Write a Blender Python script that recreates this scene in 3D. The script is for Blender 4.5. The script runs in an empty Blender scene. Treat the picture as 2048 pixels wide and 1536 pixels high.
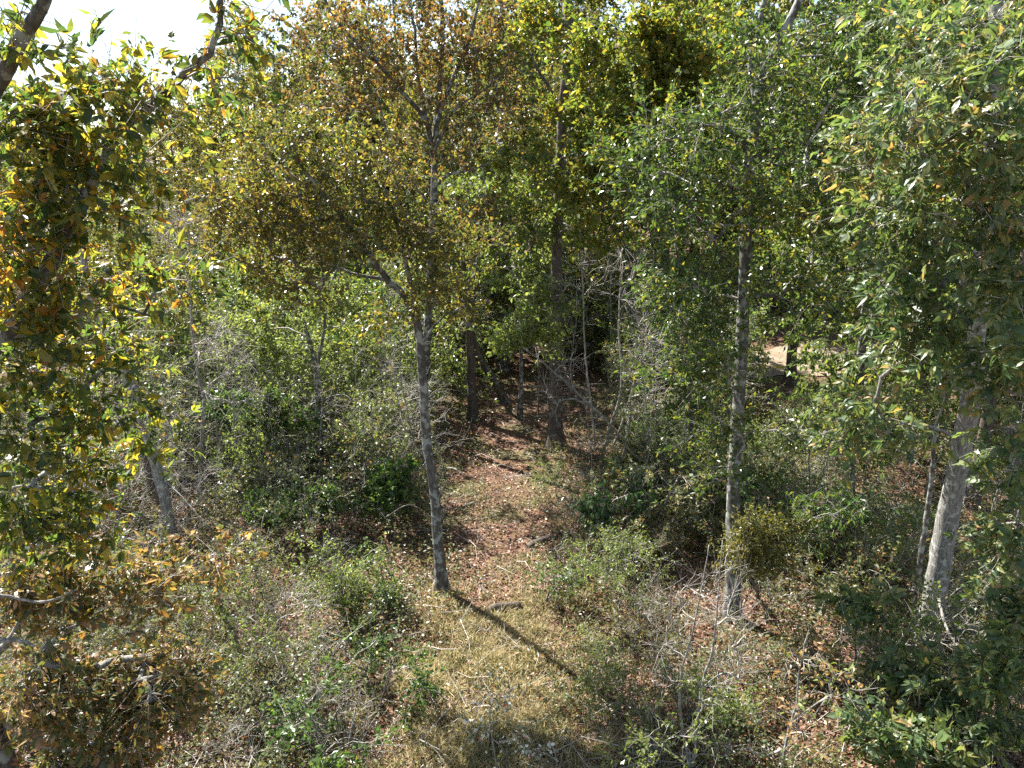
import bpy, math, zlib
import numpy as np
from mathutils import Vector

# ------------------------------------------------------------------ camera, sky, sun
SC = bpy.context.scene
COL = SC.collection
R = math.radians
CAM_H, PITCH, FPX = 8.0, R(17.0), 1469.0          # metres above ground, tilt down, focal length in photograph pixels
SUN_EL, SUN_AZ = R(50), R(-46)                     # azimuth clockwise from +Y (the way the camera looks)

cam = bpy.data.cameras.new('camera')
cam.sensor_width = 36.0
cam.lens = 36.0 * FPX / 2048.0
cam.clip_start, cam.clip_end = 0.1, 3000
cam_o = bpy.data.objects.new('camera', cam)
COL.objects.link(cam_o)
cam_o.location = (0, 0, CAM_H)
cam_o.rotation_euler = (R(90) - PITCH, 0, 0)
SC.camera = cam_o

W = bpy.data.worlds.new('World')
SC.world = W
W.use_nodes = True
nt = W.node_tree
sky = nt.nodes.new('ShaderNodeTexSky')
sky.sky_type = 'NISHITA'
sky.sun_disc = False
sky.sun_elevation = SUN_EL
sky.sun_rotation = SUN_AZ
sky.air_density, sky.dust_density, sky.ozone_density = 1.0, .5, 1.2
# thin high cloud over the whole sky
tc = nt.nodes.new('ShaderNodeTexCoord')
mp = nt.nodes.new('ShaderNodeMapping'); mp.inputs['Scale'].default_value = (1.2, 2.2, 6.0)
cn = nt.nodes.new('ShaderNodeTexNoise'); cn.inputs['Scale'].default_value = 1.6; cn.inputs['Detail'].default_value = 7
cr = nt.nodes.new('ShaderNodeValToRGB')
cr.color_ramp.elements[0].position = 0.42; cr.color_ramp.elements[0].color = (0, 0, 0, 1)
cr.color_ramp.elements[1].position = 0.70; cr.color_ramp.elements[1].color = (.5, .5, .5, 1)
cm = nt.nodes.new('ShaderNodeMix'); cm.data_type = 'RGBA'
cm.inputs['B'].default_value = (6.0, 6.2, 6.5, 1)
L = nt.links.new
L(tc.outputs['Generated'], mp.inputs[0]); L(mp.outputs[0], cn.inputs['Vector']); L(cn.outputs['Fac'], cr.inputs[0])
L(cr.outputs[0], cm.inputs['Factor']); L(sky.outputs[0], cm.inputs['A'])
bg = nt.nodes['Background']
L(cm.outputs['Result'], bg.inputs[0])
bg.inputs[1].default_value = 0.06

sun = bpy.data.lights.new('sun', 'SUN')
sun.energy, sun.angle, sun.color = 5.0, R(0.53), (1.0, 0.965, 0.915)
sun_o = bpy.data.objects.new('sun', sun)
COL.objects.link(sun_o)
to_sun = Vector((math.sin(SUN_AZ) * math.cos(SUN_EL), math.cos(SUN_AZ) * math.cos(SUN_EL), math.sin(SUN_EL)))
sun_o.rotation_euler = to_sun.to_track_quat('Z', 'Y').to_euler()
sun_o.location = (-20, 20, 30)

SC.view_settings.view_transform = 'Standard'
SC.view_settings.look = 'None'
SC.view_settings.exposure = 2.1
SC.view_settings.gamma = 1.0
SC.view_settings.use_curve_mapping = False
SC.cycles.max_bounces = 8
SC.cycles.diffuse_bounces = 5
SC.cycles.glossy_bounces = 2
SC.cycles.transmission_bounces = 5
SC.cycles.use_denoising = False

rng = np.random.default_rng(7)
def reseed(*a):                                     # each plant keeps its own shape when others change
    global rng
    rng = np.random.default_rng(zlib.crc32(repr(a).encode()))

# ------------------------------------------------------------------ placing
CP, SP = math.cos(PITCH), math.sin(PITCH)
def ray(px, py):
    dx, dy = (px - 1024) / FPX, (768 - py) / FPX
    return np.array([dx, CP + dy * SP, -SP + dy * CP])
def at(px, py, D):                                 # the world point seen at a pixel, D metres ahead along the ground
    r = ray(px, py)
    return np.array([0, 0, CAM_H]) + r * (D / r[1])
def hgt(x, y):
    return 0.10 * np.sin(x * .55 + 1.3) * np.cos(y * .41) + 0.06 * np.sin(x * 1.3 + y * .9) + 0.012 * np.maximum(0, y - 24)
def ground(px, py):
    r = ray(px, py); t = -CAM_H / r[2]
    p = np.array([0, 0, CAM_H]) + r * t
    p[2] = hgt(p[0], p[1])
    return p
def pxm(D): return D / FPX * 1.02                  # metres per photograph pixel at distance D

# ------------------------------------------------------------------ mesh helpers
class Buf:
    def __init__(s): s.v, s.f, s.n = [], [], 0
    def add(s, v, f):
        s.v.append(np.asarray(v, np.float32)); s.f.append(np.asarray(f, np.int32) + s.n); s.n += len(v)
    def mesh(s, name, mat, smooth=False):
        me = bpy.data.meshes.new(name)
        if not s.v: return me
        v = np.concatenate(s.v); f = np.concatenate(s.f)
        me.vertices.add(len(v)); me.vertices.foreach_set('co', v.ravel())
        me.loops.add(f.size); me.loops.foreach_set('vertex_index', f.ravel())
        me.polygons.add(len(f)); me.polygons.foreach_set('loop_start', np.arange(0, f.size, 3, dtype=np.int32))
        me.polygons.foreach_set('use_smooth', np.full(len(f), smooth))
        me.update(calc_edges=True)
        me.materials.append(mat)
        return me
def link(name, data, parent=None, loc=None, kind=None):
    o = bpy.data.objects.new(name, data); COL.objects.link(o)
    if parent is not None: o.parent = parent
    if loc is not None: o.location = loc
    if kind: o['kind'] = kind
    return o
def tag(o, label, cat, group=None):
    o['label'] = label; o['category'] = cat
    if group: o['group'] = group
    return o
def unit(a): return a / (np.linalg.norm(a, axis=-1, keepdims=True) + 1e-9)

def tube(buf, pts, rad, k=6, lump=0.0, cap=True):
    pts = np.asarray(pts, float); n = len(pts); rad = np.asarray(rad, float)
    d = np.gradient(pts, axis=0); d = unit(d)
    ref = np.array([0, 0, 1.0]) if abs(d[0][2]) < .9 else np.array([1.0, 0, 0])
    u = np.zeros((n, 3)); u[0] = unit(np.cross(d[0], ref))
    for i in range(1, n):
        q = u[i-1] - d[i] * np.dot(u[i-1], d[i]); u[i] = q / (np.linalg.norm(q) + 1e-9)
    w = np.cross(d, u)
    a = np.arange(k) * 2 * math.pi / k
    rr = rad[:, None] * np.ones((1, k))
    if lump: rr = rr * (1 + rng.normal(0, lump, (n, k)))
    v = pts[:, None, :] + (np.cos(a)[None, :, None] * u[:, None, :] + np.sin(a)[None, :, None] * w[:, None, :]) * rr[:, :, None]
    i = np.arange(n - 1)[:, None] * k; j = np.arange(k)[None, :]; j2 = (j + 1) % k
    A, B, C, D = (i + j).ravel(), (i + j2).ravel(), (i + k + j2).ravel(), (i + k + j).ravel()
    f = np.concatenate([np.stack([A, B, C], 1), np.stack([A, C, D], 1)])
    v = v.reshape(-1, 3)
    if cap:
        v = np.concatenate([v, pts[-1:] + d[-1:] * rad[-1] * .4]); t = len(v) - 1
        e = (n - 1) * k + np.arange(k)
        f = np.concatenate([f, np.stack([e, (n - 1) * k + (np.arange(k) + 1) % k, np.full(k, t)], 1)])
    buf.add(v, f)
def twigs(buf, A, B, ra, rb, sag=0.0):              # many thin two-piece three-sided twigs at once
    m = len(A)
    if not m: return
    M = (A + B) / 2 + rng.normal(0, 1, (m, 3)) * np.linalg.norm(B - A, axis=1, keepdims=True) * .07
    M[:, 2] += sag * np.linalg.norm(B - A, axis=1)
    d = unit(B - A); ref = np.where(np.abs(d[:, 2:3]) < .9, [[0, 0, 1.0]], [[1.0, 0, 0]])
    u = unit(np.cross(d, ref)); w = np.cross(d, u)
    a = np.arange(3) * 2 * math.pi / 3
    off = np.cos(a)[None, :, None] * u[:, None, :] + np.sin(a)[None, :, None] * w[:, None, :]
    ra = np.broadcast_to(ra, (m,))[:, None, None]; rb = np.broadcast_to(rb, (m,))[:, None, None]
    v = np.concatenate([A[:, None] + off * ra, M[:, None] + off * (ra + rb) / 2, B[:, None] + off * rb], 1).reshape(-1, 3)
    f = []
    for s in (0, 3):
        for j in range(3):
            j2 = (j + 1) % 3
            f += [(s + j, s + j2, s + 3 + j2), (s + j, s + 3 + j2, s + 3 + j)]
    f = np.array(f)[None] + (np.arange(m) * 9)[:, None, None]
    buf.add(v, f.reshape(-1, 3))

# leaf templates: x along the midrib, z up
def t_small(w=.3): return (np.array([(0, 0, 0), (.45, w, .09), (1, 0, -.06), (.45, -w, .09)]), np.array([(0, 2, 1), (0, 3, 2)]))
def t_big(w=.22):
    v = [(0, 0, 0), (.5, 0, .02), (1, 0, -.16), (.22, w * .8, .07), (.62, w, .05), (.22, -w * .8, .07), (.62, -w, .05)]
    f = [(0, 1, 3), (3, 1, 4), (1, 2, 4), (0, 5, 1), (5, 6, 1), (1, 6, 2)]
    return np.array(v), np.array(f)
def t_compound(seed):                               # hickory leaf: five leaflets on one stalk
    r = np.random.default_rng(seed); V, F, n = [], [], 0
    bv, bf = t_big(.23)
    for ang, x0, s in ((0, .52, 1.0), (50, .50, .92), (-50, .50, .92), (72, .30, .55), (-72, .30, .55)):
        if r.random() < .06: continue
        a = R(ang + r.normal(0, 8)); s = s * r.uniform(.85, 1.1)
        v = bv * s * .62; v = v * [1, r.uniform(.8, 1.15), r.uniform(.4, 2.2)]
        tw = r.normal(0, .25); dr = r.normal(-.18, .18)
        v = v @ np.array([[1, 0, dr], [0, 1, tw], [0, 0, 1]])
        c, sn = math.cos(a), math.sin(a)
        v = np.stack([v[:, 0] * c - v[:, 1] * sn + x0, v[:, 0] * sn + v[:, 1] * c, v[:, 2]], 1)
        V.append(v); F.append(bf + n); n += len(v)
    V.append(np.array([(0, 0, 0), (.52, .008, 0), (.52, -.008, 0)])); F.append(np.array([(0, 1, 2)]) + n)
    return np.concatenate(V), np.concatenate(F)
COMP = [t_compound(s) for s in range(8)]

def basis(d, upw=1.0, spread=.6):
    n = len(d); d = unit(d)
    up = np.array([[0, 0, upw]]) + rng.normal(0, spread, (n, 3))
    y = unit(np.cross(up, d)); z = np.cross(d, y)
    return d, y, z
def put_leaves(buf, P, d, size, tmpl, upw=1.0, spread=.6):
    n = len(P)
    if not n: return
    tv, tf = tmpl; x, y, z = basis(d, upw, spread)
    sz = np.broadcast_to(size, (n,))[:, None, None]
    wv = rng.uniform(.75, 1.2, (n, 1, 1)); cz = rng.uniform(-.6, 2.4, (n, 1, 1))
    v = P[:, None] + sz * (tv[None, :, 0:1] * x[:, None] + wv * tv[None, :, 1:2] * y[:, None] + cz * tv[None, :, 2:3] * z[:, None])
    f = tf[None] + (np.arange(n) * len(tv))[:, None, None]
    buf.add(v.reshape(-1, 3), f.reshape(-1, 3))

# ------------------------------------------------------------------ materials
def newmat(name):
    m = bpy.data.materials.new(name); m.use_nodes = True
    t = m.node_tree; t.nodes.clear()
    return m, t, t.nodes.new, t.links.new
def ramp(t, cols):
    r = t.nodes.new('ShaderNodeValToRGB'); e = r.color_ramp.elements
    while len(e) < len(cols): e.new(.5)
    for i, (p, c) in enumerate(cols): e[i].position = p; e[i].color = (*c, 1)
    return r
def leafmat(name, cols, trans=.45, noise=.9, scale=.7, gloss=.42, per_object=False, tgain=1.75, spec=.5, tint=(1.08, 1.06, .62)):
    m, t, N, K = newmat(name)
    out = N('ShaderNodeOutputMaterial')
    g = N('ShaderNodeNewGeometry'); tcn = N('ShaderNodeTexCoord'); nz = N('ShaderNodeTexNoise')
    nz.inputs['Scale'].default_value = scale; nz.inputs['Detail'].default_value = 2
    K(tcn.outputs['Object'], nz.inputs['Vector'])
    a = N('ShaderNodeMath'); a.operation = 'MULTIPLY_ADD'      # (noise*k + (rand - k/2))
    a.inputs[1].default_value = noise
    sub = N('ShaderNodeMath'); sub.operation = 'SUBTRACT'; sub.inputs[1].default_value = noise / 2
    if per_object:
        oi = N('ShaderNodeObjectInfo'); ad = N('ShaderNodeMath'); ad.operation = 'ADD'
        K(oi.outputs['Random'], ad.inputs[0]); K(g.outputs['Random Per Island'], ad.inputs[1])
        fr = N('ShaderNodeMath'); fr.operation = 'FRACT'; K(ad.outputs[0], fr.inputs[0]); src = fr.outputs[0]
        a.inputs[1].default_value = 0.0; sub.inputs[1].default_value = 0.0
    else: src = g.outputs['Random Per Island']
    K(src, sub.inputs[0]); K(nz.outputs['Fac'], a.inputs[0]); K(sub.outputs[0], a.inputs[2])
    rp = ramp(t, cols); K(a.outputs[0], rp.inputs[0])
    bs = N('ShaderNodeBsdfPrincipled'); bs.inputs['Roughness'].default_value = gloss
    bs.inputs['Specular IOR Level'].default_value = spec
    K(rp.outputs[0], bs.inputs['Base Color'])
    mu = N('ShaderNodeMix'); mu.data_type = 'RGBA'; mu.blend_type = 'MULTIPLY'; mu.inputs['Factor'].default_value = 1
    mu.inputs['B'].default_value = (tgain * tint[0], tgain * tint[1], tgain * tint[2], 1); K(rp.outputs[0], mu.inputs['A'])
    tr = N('ShaderNodeBsdfTranslucent'); K(mu.outputs['Result'], tr.inputs[0])
    mx = N('ShaderNodeMixShader'); mx.inputs[0].default_value = trans
    K(bs.outputs[0], mx.inputs[1]); K(tr.outputs[0], mx.inputs[2]); K(mx.outputs[0], out.inputs[0])
    return m
def barkmat(name, dark, light, lichen=(.42, .43, .38), amount=.5, scale=9.0, bump=.6, stretch=.25):
    m, t, N, K = newmat(name)
    out = N('ShaderNodeOutputMaterial'); bs = N('ShaderNodeBsdfPrincipled'); bs.inputs['Roughness'].default_value = .9
    bs.inputs['Specular IOR Level'].default_value = .2
    tcn = N('ShaderNodeTexCoord'); mpn = N('ShaderNodeMapping'); mpn.inputs['Scale'].default_value = (1, 1, stretch)
    K(tcn.outputs['Object'], mpn.inputs[0])
    n1 = N('ShaderNodeTexNoise'); n1.inputs['Scale'].default_value = scale * 2.2; n1.inputs['Detail'].default_value = 6; K(mpn.outputs[0], n1.inputs['Vector'])
    n1.inputs['Roughness'].default_value = .7
    r1 = ramp(t, [(.35, dark), (.62, light)]); K(n1.outputs['Fac'], r1.inputs[0])
    n2 = N('ShaderNodeTexNoise'); n2.inputs['Scale'].default_value = scale * .55; n2.inputs['Detail'].default_value = 5; K(tcn.outputs['Object'], n2.inputs['Vector'])
    r2 = ramp(t, [(.60 - .14 * amount, (0, 0, 0)), (.70 - .14 * amount, (1, 1, 1))]); K(n2.outputs['Fac'], r2.inputs[0])
    mx = N('ShaderNodeMix'); mx.data_type = 'RGBA'; mx.inputs['B'].default_value = (*lichen, 1)
    K(r2.outputs[0], mx.inputs['Factor']); K(r1.outputs[0], mx.inputs['A']); K(mx.outputs['Result'], bs.inputs['Base Color'])
    bp = N('ShaderNodeBump'); bp.inputs['Strength'].default_value = bump; bp.inputs['Distance'].default_value = .03
    K(n1.outputs['Fac'], bp.inputs['Height']); K(bp.outputs[0], bs.inputs['Normal']); K(bs.outputs[0], out.inputs[0])
    return m

GREEN, LIME, OLIVE, YEL = (.048, .092, .022), (.125, .165, .045), (.080, .095, .032), (.24, .205, .028)
GOLD, ORNG, BRN, RUST, DKG = (.31, .235, .03), (.32, .15, .03), (.13, .075, .035), (.17, .080, .035), (.030, .060, .024)
PALE, TAN = (.15, .17, .080), (.30, .20, .11)
MAT = dict(
    hick_l=leafmat('yellowing_hickory_leaf', [(0, (.036, .064, .022)), (.34, (.06, .095, .024)), (.58, (.115, .135, .026)), (.78, (.2, .18, .03)), (.96, GOLD), (1, ORNG)], .6, 1.1, .8, .4),
    hick_l1=leafmat('yellowing_hickory_single_leaf', [(0, (.034, .060, .022)), (.42, (.065, .092, .022)), (.6, (.14, .145, .026)), (.8, (.21, .185, .03)), (.95, GOLD), (1, RUST)], .55, 0, 1, .36, True),
    russet=leafmat('russet_hickory_leaf', [(0, (.05, .072, .024)), (.32, OLIVE), (.5, (.15, .125, .034)), (.68, (.22, .14, .045)), (.84, (.15, .08, .04)), (1, TAN)], .4, 1.0, .8, .42),
    russet1=leafmat('russet_hickory_single_leaf', [(0, (.05, .07, .024)), (.3, OLIVE), (.45, (.18, .14, .03)), (.65, (.28, .16, .04)), (.82, RUST), (1, TAN)], .4, 0, 1, .42, True),
    hick_r=leafmat('green_hickory_leaf', [(0, (.045, .082, .032)), (.3, (.07, .115, .042)), (.6, (.11, .155, .055)), (.84, (.17, .19, .055)), (.97, (.24, .21, .07)), (1, (.32, .2, .09))], .45, .8, .7, .42),
    hick_r1=leafmat('green_hickory_single_leaf', [(0, (.045, .075, .032)), (.35, (.075, .11, .048)), (.7, (.115, .145, .06)), (.88, (.17, .18, .055)), (1, (.3, .21, .08))], .4, 0, 1, .38, True),
    brown=leafmat('brown_sparse_leaf', [(0, (.055, .065, .022)), (.3, OLIVE), (.5, (.14, .11, .03)), (.7, BRN), (.88, (.20, .10, .04)), (1, (.28, .17, .03))], .42, .9, .5, .38),
    mixed=leafmat('olive_gold_leaf', [(0, (.040, .064, .020)), (.3, (.07, .088, .022)), (.5, (.13, .125, .024)), (.7, (.19, .17, .03)), (.86, (.14, .095, .035)), (1, (.26, .18, .035))], .45, .9, .45, .36),
    green=leafmat('green_oak_leaf', [(0, (.032, .058, .020)), (.3, GREEN), (.6, (.075, .115, .024)), (.82, (.13, .16, .03)), (1, YEL)], .42, 1.0, .5, .34),
    ygreen=leafmat('yellow_green_leaf', [(0, GREEN), (.3, (.085, .12, .024)), (.6, (.14, .165, .028)), (.85, (.2, .2, .03)), (1, (.3, .21, .03))], .48, .9, .5, .34),
    lime=leafmat('lime_leaf', [(0, (.085, .12, .036)), (.5, LIME), (1, (.2, .215, .065))], .5, .8, .7, .38),
    dark=leafmat('dark_glossy_leaf', [(0, (.020, .048, .018)), (.6, (.035, .075, .022)), (1, (.07, .12, .03))], .3, .7, .7, .3),
    shrubg=leafmat('grey_green_shrub_leaf', [(0, (.055, .075, .030)), (.4, (.085, .105, .045)), (.7, (.13, .145, .055)), (.9, (.2, .18, .05)), (1, (.22, .11, .05))], .38, .9, 1.1, .42),
    shrubb=leafmat('bright_shrub_leaf', [(0, (.035, .075, .02)), (.5, (.06, .115, .026)), (.85, (.1, .15, .03)), (1, (.2, .2, .04))], .42, .8, 1.1, .38),
    olive=leafmat('olive_fine_leaf', [(0, (.07, .085, .018)), (.5, (.115, .115, .022)), (1, (.19, .15, .03))], .42, .8, 1.1, .45),
    curled=leafmat('curled_gold_leaf', [(0, (.28, .2, .08)), (.35, (.32, .2, .09)), (.6, (.22, .11, .05)), (.7, (.14, .17, .04)), (1, (.16, .2, .05))], .35, .6, 2, .5),
    silver=leafmat('pale_bramble_leaf', [(0, (.10, .13, .06)), (.55, (.16, .19, .10)), (.62, (.5, .5, .47)), (.94, (.58, .57, .54)), (.96, (.4, .05, .06)), (1, (.45, .06, .07))], .25, .2, 2, .45),
    far=leafmat('distant_leaf', [(0, (.05, .075, .026)), (.3, (.08, .105, .03)), (.6, (.13, .14, .035)), (.85, (.2, .17, .04)), (1, (.2, .11, .04))], .45, 1.0, .35, .4),
    farg=leafmat('distant_green_leaf', [(0, (.045, .075, .026)), (.5, (.085, .125, .032)), (.85, (.15, .18, .04)), (1, (.22, .19, .04))], .48, 1.0, .35, .4),
    bark=barkmat('grey_lichen_bark', (.04, .036, .03), (.125, .115, .10), (.26, .27, .245), .75, 13),
    bark_pale=barkmat('pale_grey_bark', (.10, .095, .08), (.31, .295, .265), (.42, .42, .385), .4, 20, 1.0, .16),
    bark_dark=barkmat('dark_brown_bark', (.045, .036, .028), (.13, .105, .082), (.2, .19, .16), .2),
    twig=barkmat('grey_twig_bark', (.16, .14, .115), (.33, .30, .26), (.42, .40, .36), .6, 14, .2),
    twig_d=barkmat('brown_twig_bark', (.085, .065, .05), (.2, .165, .13), (.3, .28, .25), .4, 14, .2),
    dead=barkmat('bleached_twig_bark', (.19, .165, .14), (.36, .325, .28), (.42, .40, .36), .5, 14, .2),
)

def ground_material():
    m, t, N, K = newmat('leaf_litter_ground')
    out = N('ShaderNodeOutputMaterial'); bs = N('ShaderNodeBsdfPrincipled'); bs.inputs['Roughness'].default_value = .95
    bs.inputs['Specular IOR Level'].default_value = .1
    tcn = N('ShaderNodeTexCoord')
    v = N('ShaderNodeTexVoronoi'); v.inputs['Scale'].default_value = 16; K(tcn.outputs['Object'], v.inputs['Vector'])
    r = ramp(t, [(0, (.06, .034, .024)), (.4, (.11, .058, .038)), (.7, (.17, .10, .065)), (1, (.09, .075, .035))])
    sp = N('ShaderNodeSeparateColor'); K(v.outputs['Color'], sp.inputs[0]); K(sp.outputs[0], r.inputs[0])
    n = N('ShaderNodeTexNoise'); n.inputs['Scale'].default_value = .8; n.inputs['Detail'].default_value = 8; K(tcn.outputs['Object'], n.inputs['Vector'])
    r2 = ramp(t, [(.48, (0, 0, 0)), (.62, (1, 1, 1))]); K(n.outputs['Fac'], r2.inputs[0])
    mx = N('ShaderNodeMix'); mx.data_type = 'RGBA'; mx.inputs['B'].default_value = (.085, .08, .035, 1)
    K(r2.outputs[0], mx.inputs['Factor']); K(r.outputs[0], mx.inputs['A']); K(mx.outputs['Result'], bs.inputs['Base Color'])
    bp = N('ShaderNodeBump'); bp.inputs['Strength'].default_value = .8; bp.inputs['Distance'].default_value = .03
    K(v.outputs['Distance'], bp.inputs['Height']); K(bp.outputs[0], bs.inputs['Normal']); K(bs.outputs[0], out.inputs[0])
    return m
def soil_material(name, a, b):
    m, t, N, K = newmat(name)
    out = N('ShaderNodeOutputMaterial'); bs = N('ShaderNodeBsdfPrincipled'); bs.inputs['Roughness'].default_value = .95
    bs.inputs['Specular IOR Level'].default_value = .1
    tcn = N('ShaderNodeTexCoord'); n = N('ShaderNodeTexNoise'); n.inputs['Scale'].default_value = 1.6; n.inputs['Detail'].default_value = 9
    n.inputs['Roughness'].default_value = .7; K(tcn.outputs['Object'], n.inputs['Vector'])
    r = ramp(t, [(.35, a), (.65, b)]); K(n.outputs['Fac'], r.inputs[0]); K(r.outputs[0], bs.inputs['Base Color'])
    bp = N('ShaderNodeBump'); bp.inputs['Strength'].default_value = .6; bp.inputs['Distance'].default_value = .08
    K(n.outputs['Fac'], bp.inputs['Height']); K(bp.outputs[0], bs.inputs['Normal']); K(bs.outputs[0], out.inputs[0])
    return m

# ------------------------------------------------------------------ the ground
def sheet(xs, ys, off=0.0):
    X, Y = np.meshgrid(xs, ys); Z = hgt(X, Y) + off
    v = np.stack([X.ravel(), Y.ravel(), Z.ravel()], 1); nx, ny = len(xs), len(ys)
    i = (np.arange(ny - 1)[:, None] * nx + np.arange(nx - 1)[None]).ravel()
    return v, np.concatenate([np.stack([i, i + 1, i + nx + 1], 1), np.stack([i, i + nx + 1, i + nx], 1)])
b = Buf()
xs = np.concatenate([np.linspace(-900, -40, 12), np.arange(-38, 38.1, .5), np.linspace(40, 900, 12)])
ys = np.concatenate([np.linspace(-200, -12, 6), np.arange(-10, 45.1, .5), np.linspace(48, 1200, 18)])
b.add(*sheet(xs, ys))
link('ground', b.mesh('ground', ground_material(), True), kind='structure')

# sandy track beyond the trees on the right
def road_z(x): return 29.2 + .13 * (x - 12) + .35 * math.sin(x * .5)
b = Buf()
cs = np.linspace(7.5, 34, 60); V = []
for c in cs:
    w0 = 1.9 + .35 * math.sin(c * 1.7) - (1.4 if c < 8.5 else 0); 
    for q in np.linspace(-1, 1, 7):
        y = road_z(c) + q * w0; V.append((c, y, hgt(c, y) + .035))
i = (np.arange(59)[:, None] * 7 + np.arange(6)[None]).ravel()
b.add(np.array(V), np.concatenate([np.stack([i, i + 7, i + 8], 1), np.stack([i, i + 8, i + 1], 1)]))
link('dirt_road', b.mesh('dirt_road', soil_material('pale_sand', (.15, .115, .075), (.25, .20, .14)), True), kind='structure')

def clear(x, y):                                    # the open strip of leaf litter down the middle, 0..1
    c = np.interp(y, [8, 11, 14, 18, 24], [-.3, .1, .15, .1, .3]); w = np.interp(y, [8, 11, 14, 18, 24], [1.5, 1.05, .65, .75, 1.2])
    return np.clip(1.4 - np.abs(x - c) / w, 0, 1)

# fallen leaves
n = 170000
y = 7.2 + 26 * rng.random(n) ** 1.5; x = rng.uniform(-1, 1, n) * (.78 * y + 1.5)
k = rng.random(n) > np.clip(1.0 - np.abs(x + .2) / 1.9, 0, .5) * np.clip((12.5 - y + .8 * np.sin(x * 2.1)) / 3.5, 0, 1); x, y = x[k], y[k]; n = len(x)
z = hgt(x, y) + rng.uniform(.004, .05, n)
d = rng.normal(0, 1, (n, 3)) * [1, 1, .35]
b = Buf(); put_leaves(b, np.stack([x, y, z], 1), d, rng.uniform(.035, .09, n), t_small(.30), 1.0, .5)
lit = leafmat('fallen_leaf', [(0, (.05, .026, .018)), (.2, (.105, .046, .03)), (.45, (.15, .075, .045)), (.7, (.22, .125, .078)), (.9, (.33, .22, .15)), (1, (.30, .22, .12))], .15, 1.0, 1.1, .5, tint=(1.05, 1, .9))
o = link('leaf_litter', b.mesh('leaf_litter', lit), kind='stuff'); tag(o, 'reddish brown fallen leaves carpeting the forest floor', 'leaf litter')

# grass: golden in the sunny opening, thinner under the trees
n = 130000
y = 7.3 + 6.5 * rng.random(n) ** 1.6; x = rng.normal(-.25, 1.0, n) + (y - 9) * .05
tu = rng.normal(0, 1, (420, 2)) * [1.1, 0] + np.stack([np.full(420, -.25), 7.3 + 5.5 * rng.random(420) ** 1.5], 1)
ti = rng.integers(0, 420, n); sel = rng.random(n) < .55; x = np.where(sel, tu[ti, 0] + rng.normal(0, .07, n), x); y = np.where(sel, tu[ti, 1] + rng.normal(0, .07, n), y)
k = rng.random(n) < np.clip(1.1 - (y - 9.8) * .3 + .25 * np.sin(x * 2.3 + y), 0, 1)
clm = np.sin(x * 3.1 + 1.7 * np.sin(y * 2.3)) * np.cos(y * 2.7 + x) > rng.uniform(-1.2, 1.0, n)
x, y = x[k & clm], y[k & clm]; n = len(x)
P = np.stack([x, y, hgt(x, y)], 1); dd = unit(np.stack([rng.normal(0, .5, n), rng.normal(-.1, .5, n), np.full(n, .75)], 1)); h = rng.uniform(.06, .22, n) * np.where(sel[k & clm], 1.35, .9)
sw = unit(np.cross(dd, rng.normal(0, 1, (n, 3)))) * rng.uniform(.004, .008, (n, 1))
T = P + dd * h[:, None]; T[:, 2] -= .3 * h * rng.random(n)
Mi = P + dd * h[:, None] * .5
v = np.stack([P - sw, P + sw, Mi + sw * .8, T, Mi - sw * .8], 1).reshape(-1, 3)
f = np.array([(0, 1, 2), (0, 2, 4), (4, 2, 3)])[None] + (np.arange(n) * 5)[:, None, None]
b = Buf(); b.add(v, f.reshape(-1, 3))
gm = leafmat('dry_grass', [(0, (.10, .13, .04)), (.25, (.20, .19, .075)), (.5, (.40, .33, .18)), (1, (.56, .48, .32))], .45, .9, 1.0, .5, tgain=1.1, tint=(1.05, 1.0, .85))
o = link('grass', b.mesh('grass', gm), kind='stuff'); tag(o, 'short golden green grass in the sunny opening at the front', 'grass')

# low ground cover
def cover(name, label, n, mat, size, xr, yr, hmax, keep):
    y = yr[0] + (yr[1] - yr[0]) * rng.random(n) ** 1.3; x = xr[0] * y * .72 + (xr[1] - xr[0]) * y * .72 * rng.random(n)
    nz = np.sin(x * 1.7 + 2 * np.sin(y * .9)) + np.sin(y * 2.1 + 1.4 * x) * .8 + np.sin(x * 4.3 - y * 3.7) * .6
    k = (nz > rng.normal(keep, .6, n)) & (rng.random(n) > clear(x, y) * .85)
    x, y, nz = x[k], y[k], nz[k]; n = len(x)
    z = hgt(x, y) + .03 + hmax * rng.random(n) ** 1.6 * np.clip(nz, .2, 1.5)
    P = np.stack([x, y, z], 1); b = Buf()
    put_leaves(b, P, rng.normal(0, 1, (n, 3)) * [1, 1, .4], rng.uniform(.6, 1.3, n) * size, t_small(.32), 1, .6)
    m = n // 6; A = P[:m].copy(); A[:, 2] = hgt(A[:, 0], A[:, 1]); A[:, :2] += rng.normal(0, .06, (m, 2))
    o = link(name, b.mesh(name, mat), kind='stuff'); tag(o, label, 'ground cover')
    b2 = Buf(); twigs(b2, A, P[:m], .004, .002); link('stems', b2.mesh('stems', MAT['twig_d']), o, kind='stuff')
cover('ground_cover', 'low green herbs and seedlings between the fallen leaves', 120000, MAT['shrubg'], .065, (-1.05, 1.05), (7.5, 26), .6, -.2)
cover('ground_cover', 'low reddish vines and seedlings in the litter', 34000, leafmat('reddish_seedling_leaf', [(0, (.14, .12, .035)), (.5, (.24, .11, .05)), (1, (.32, .17, .06))], .4, .8, 1, .45), .06, (-1.05, 1.05), (7.5, 22), .35, .5)

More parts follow.
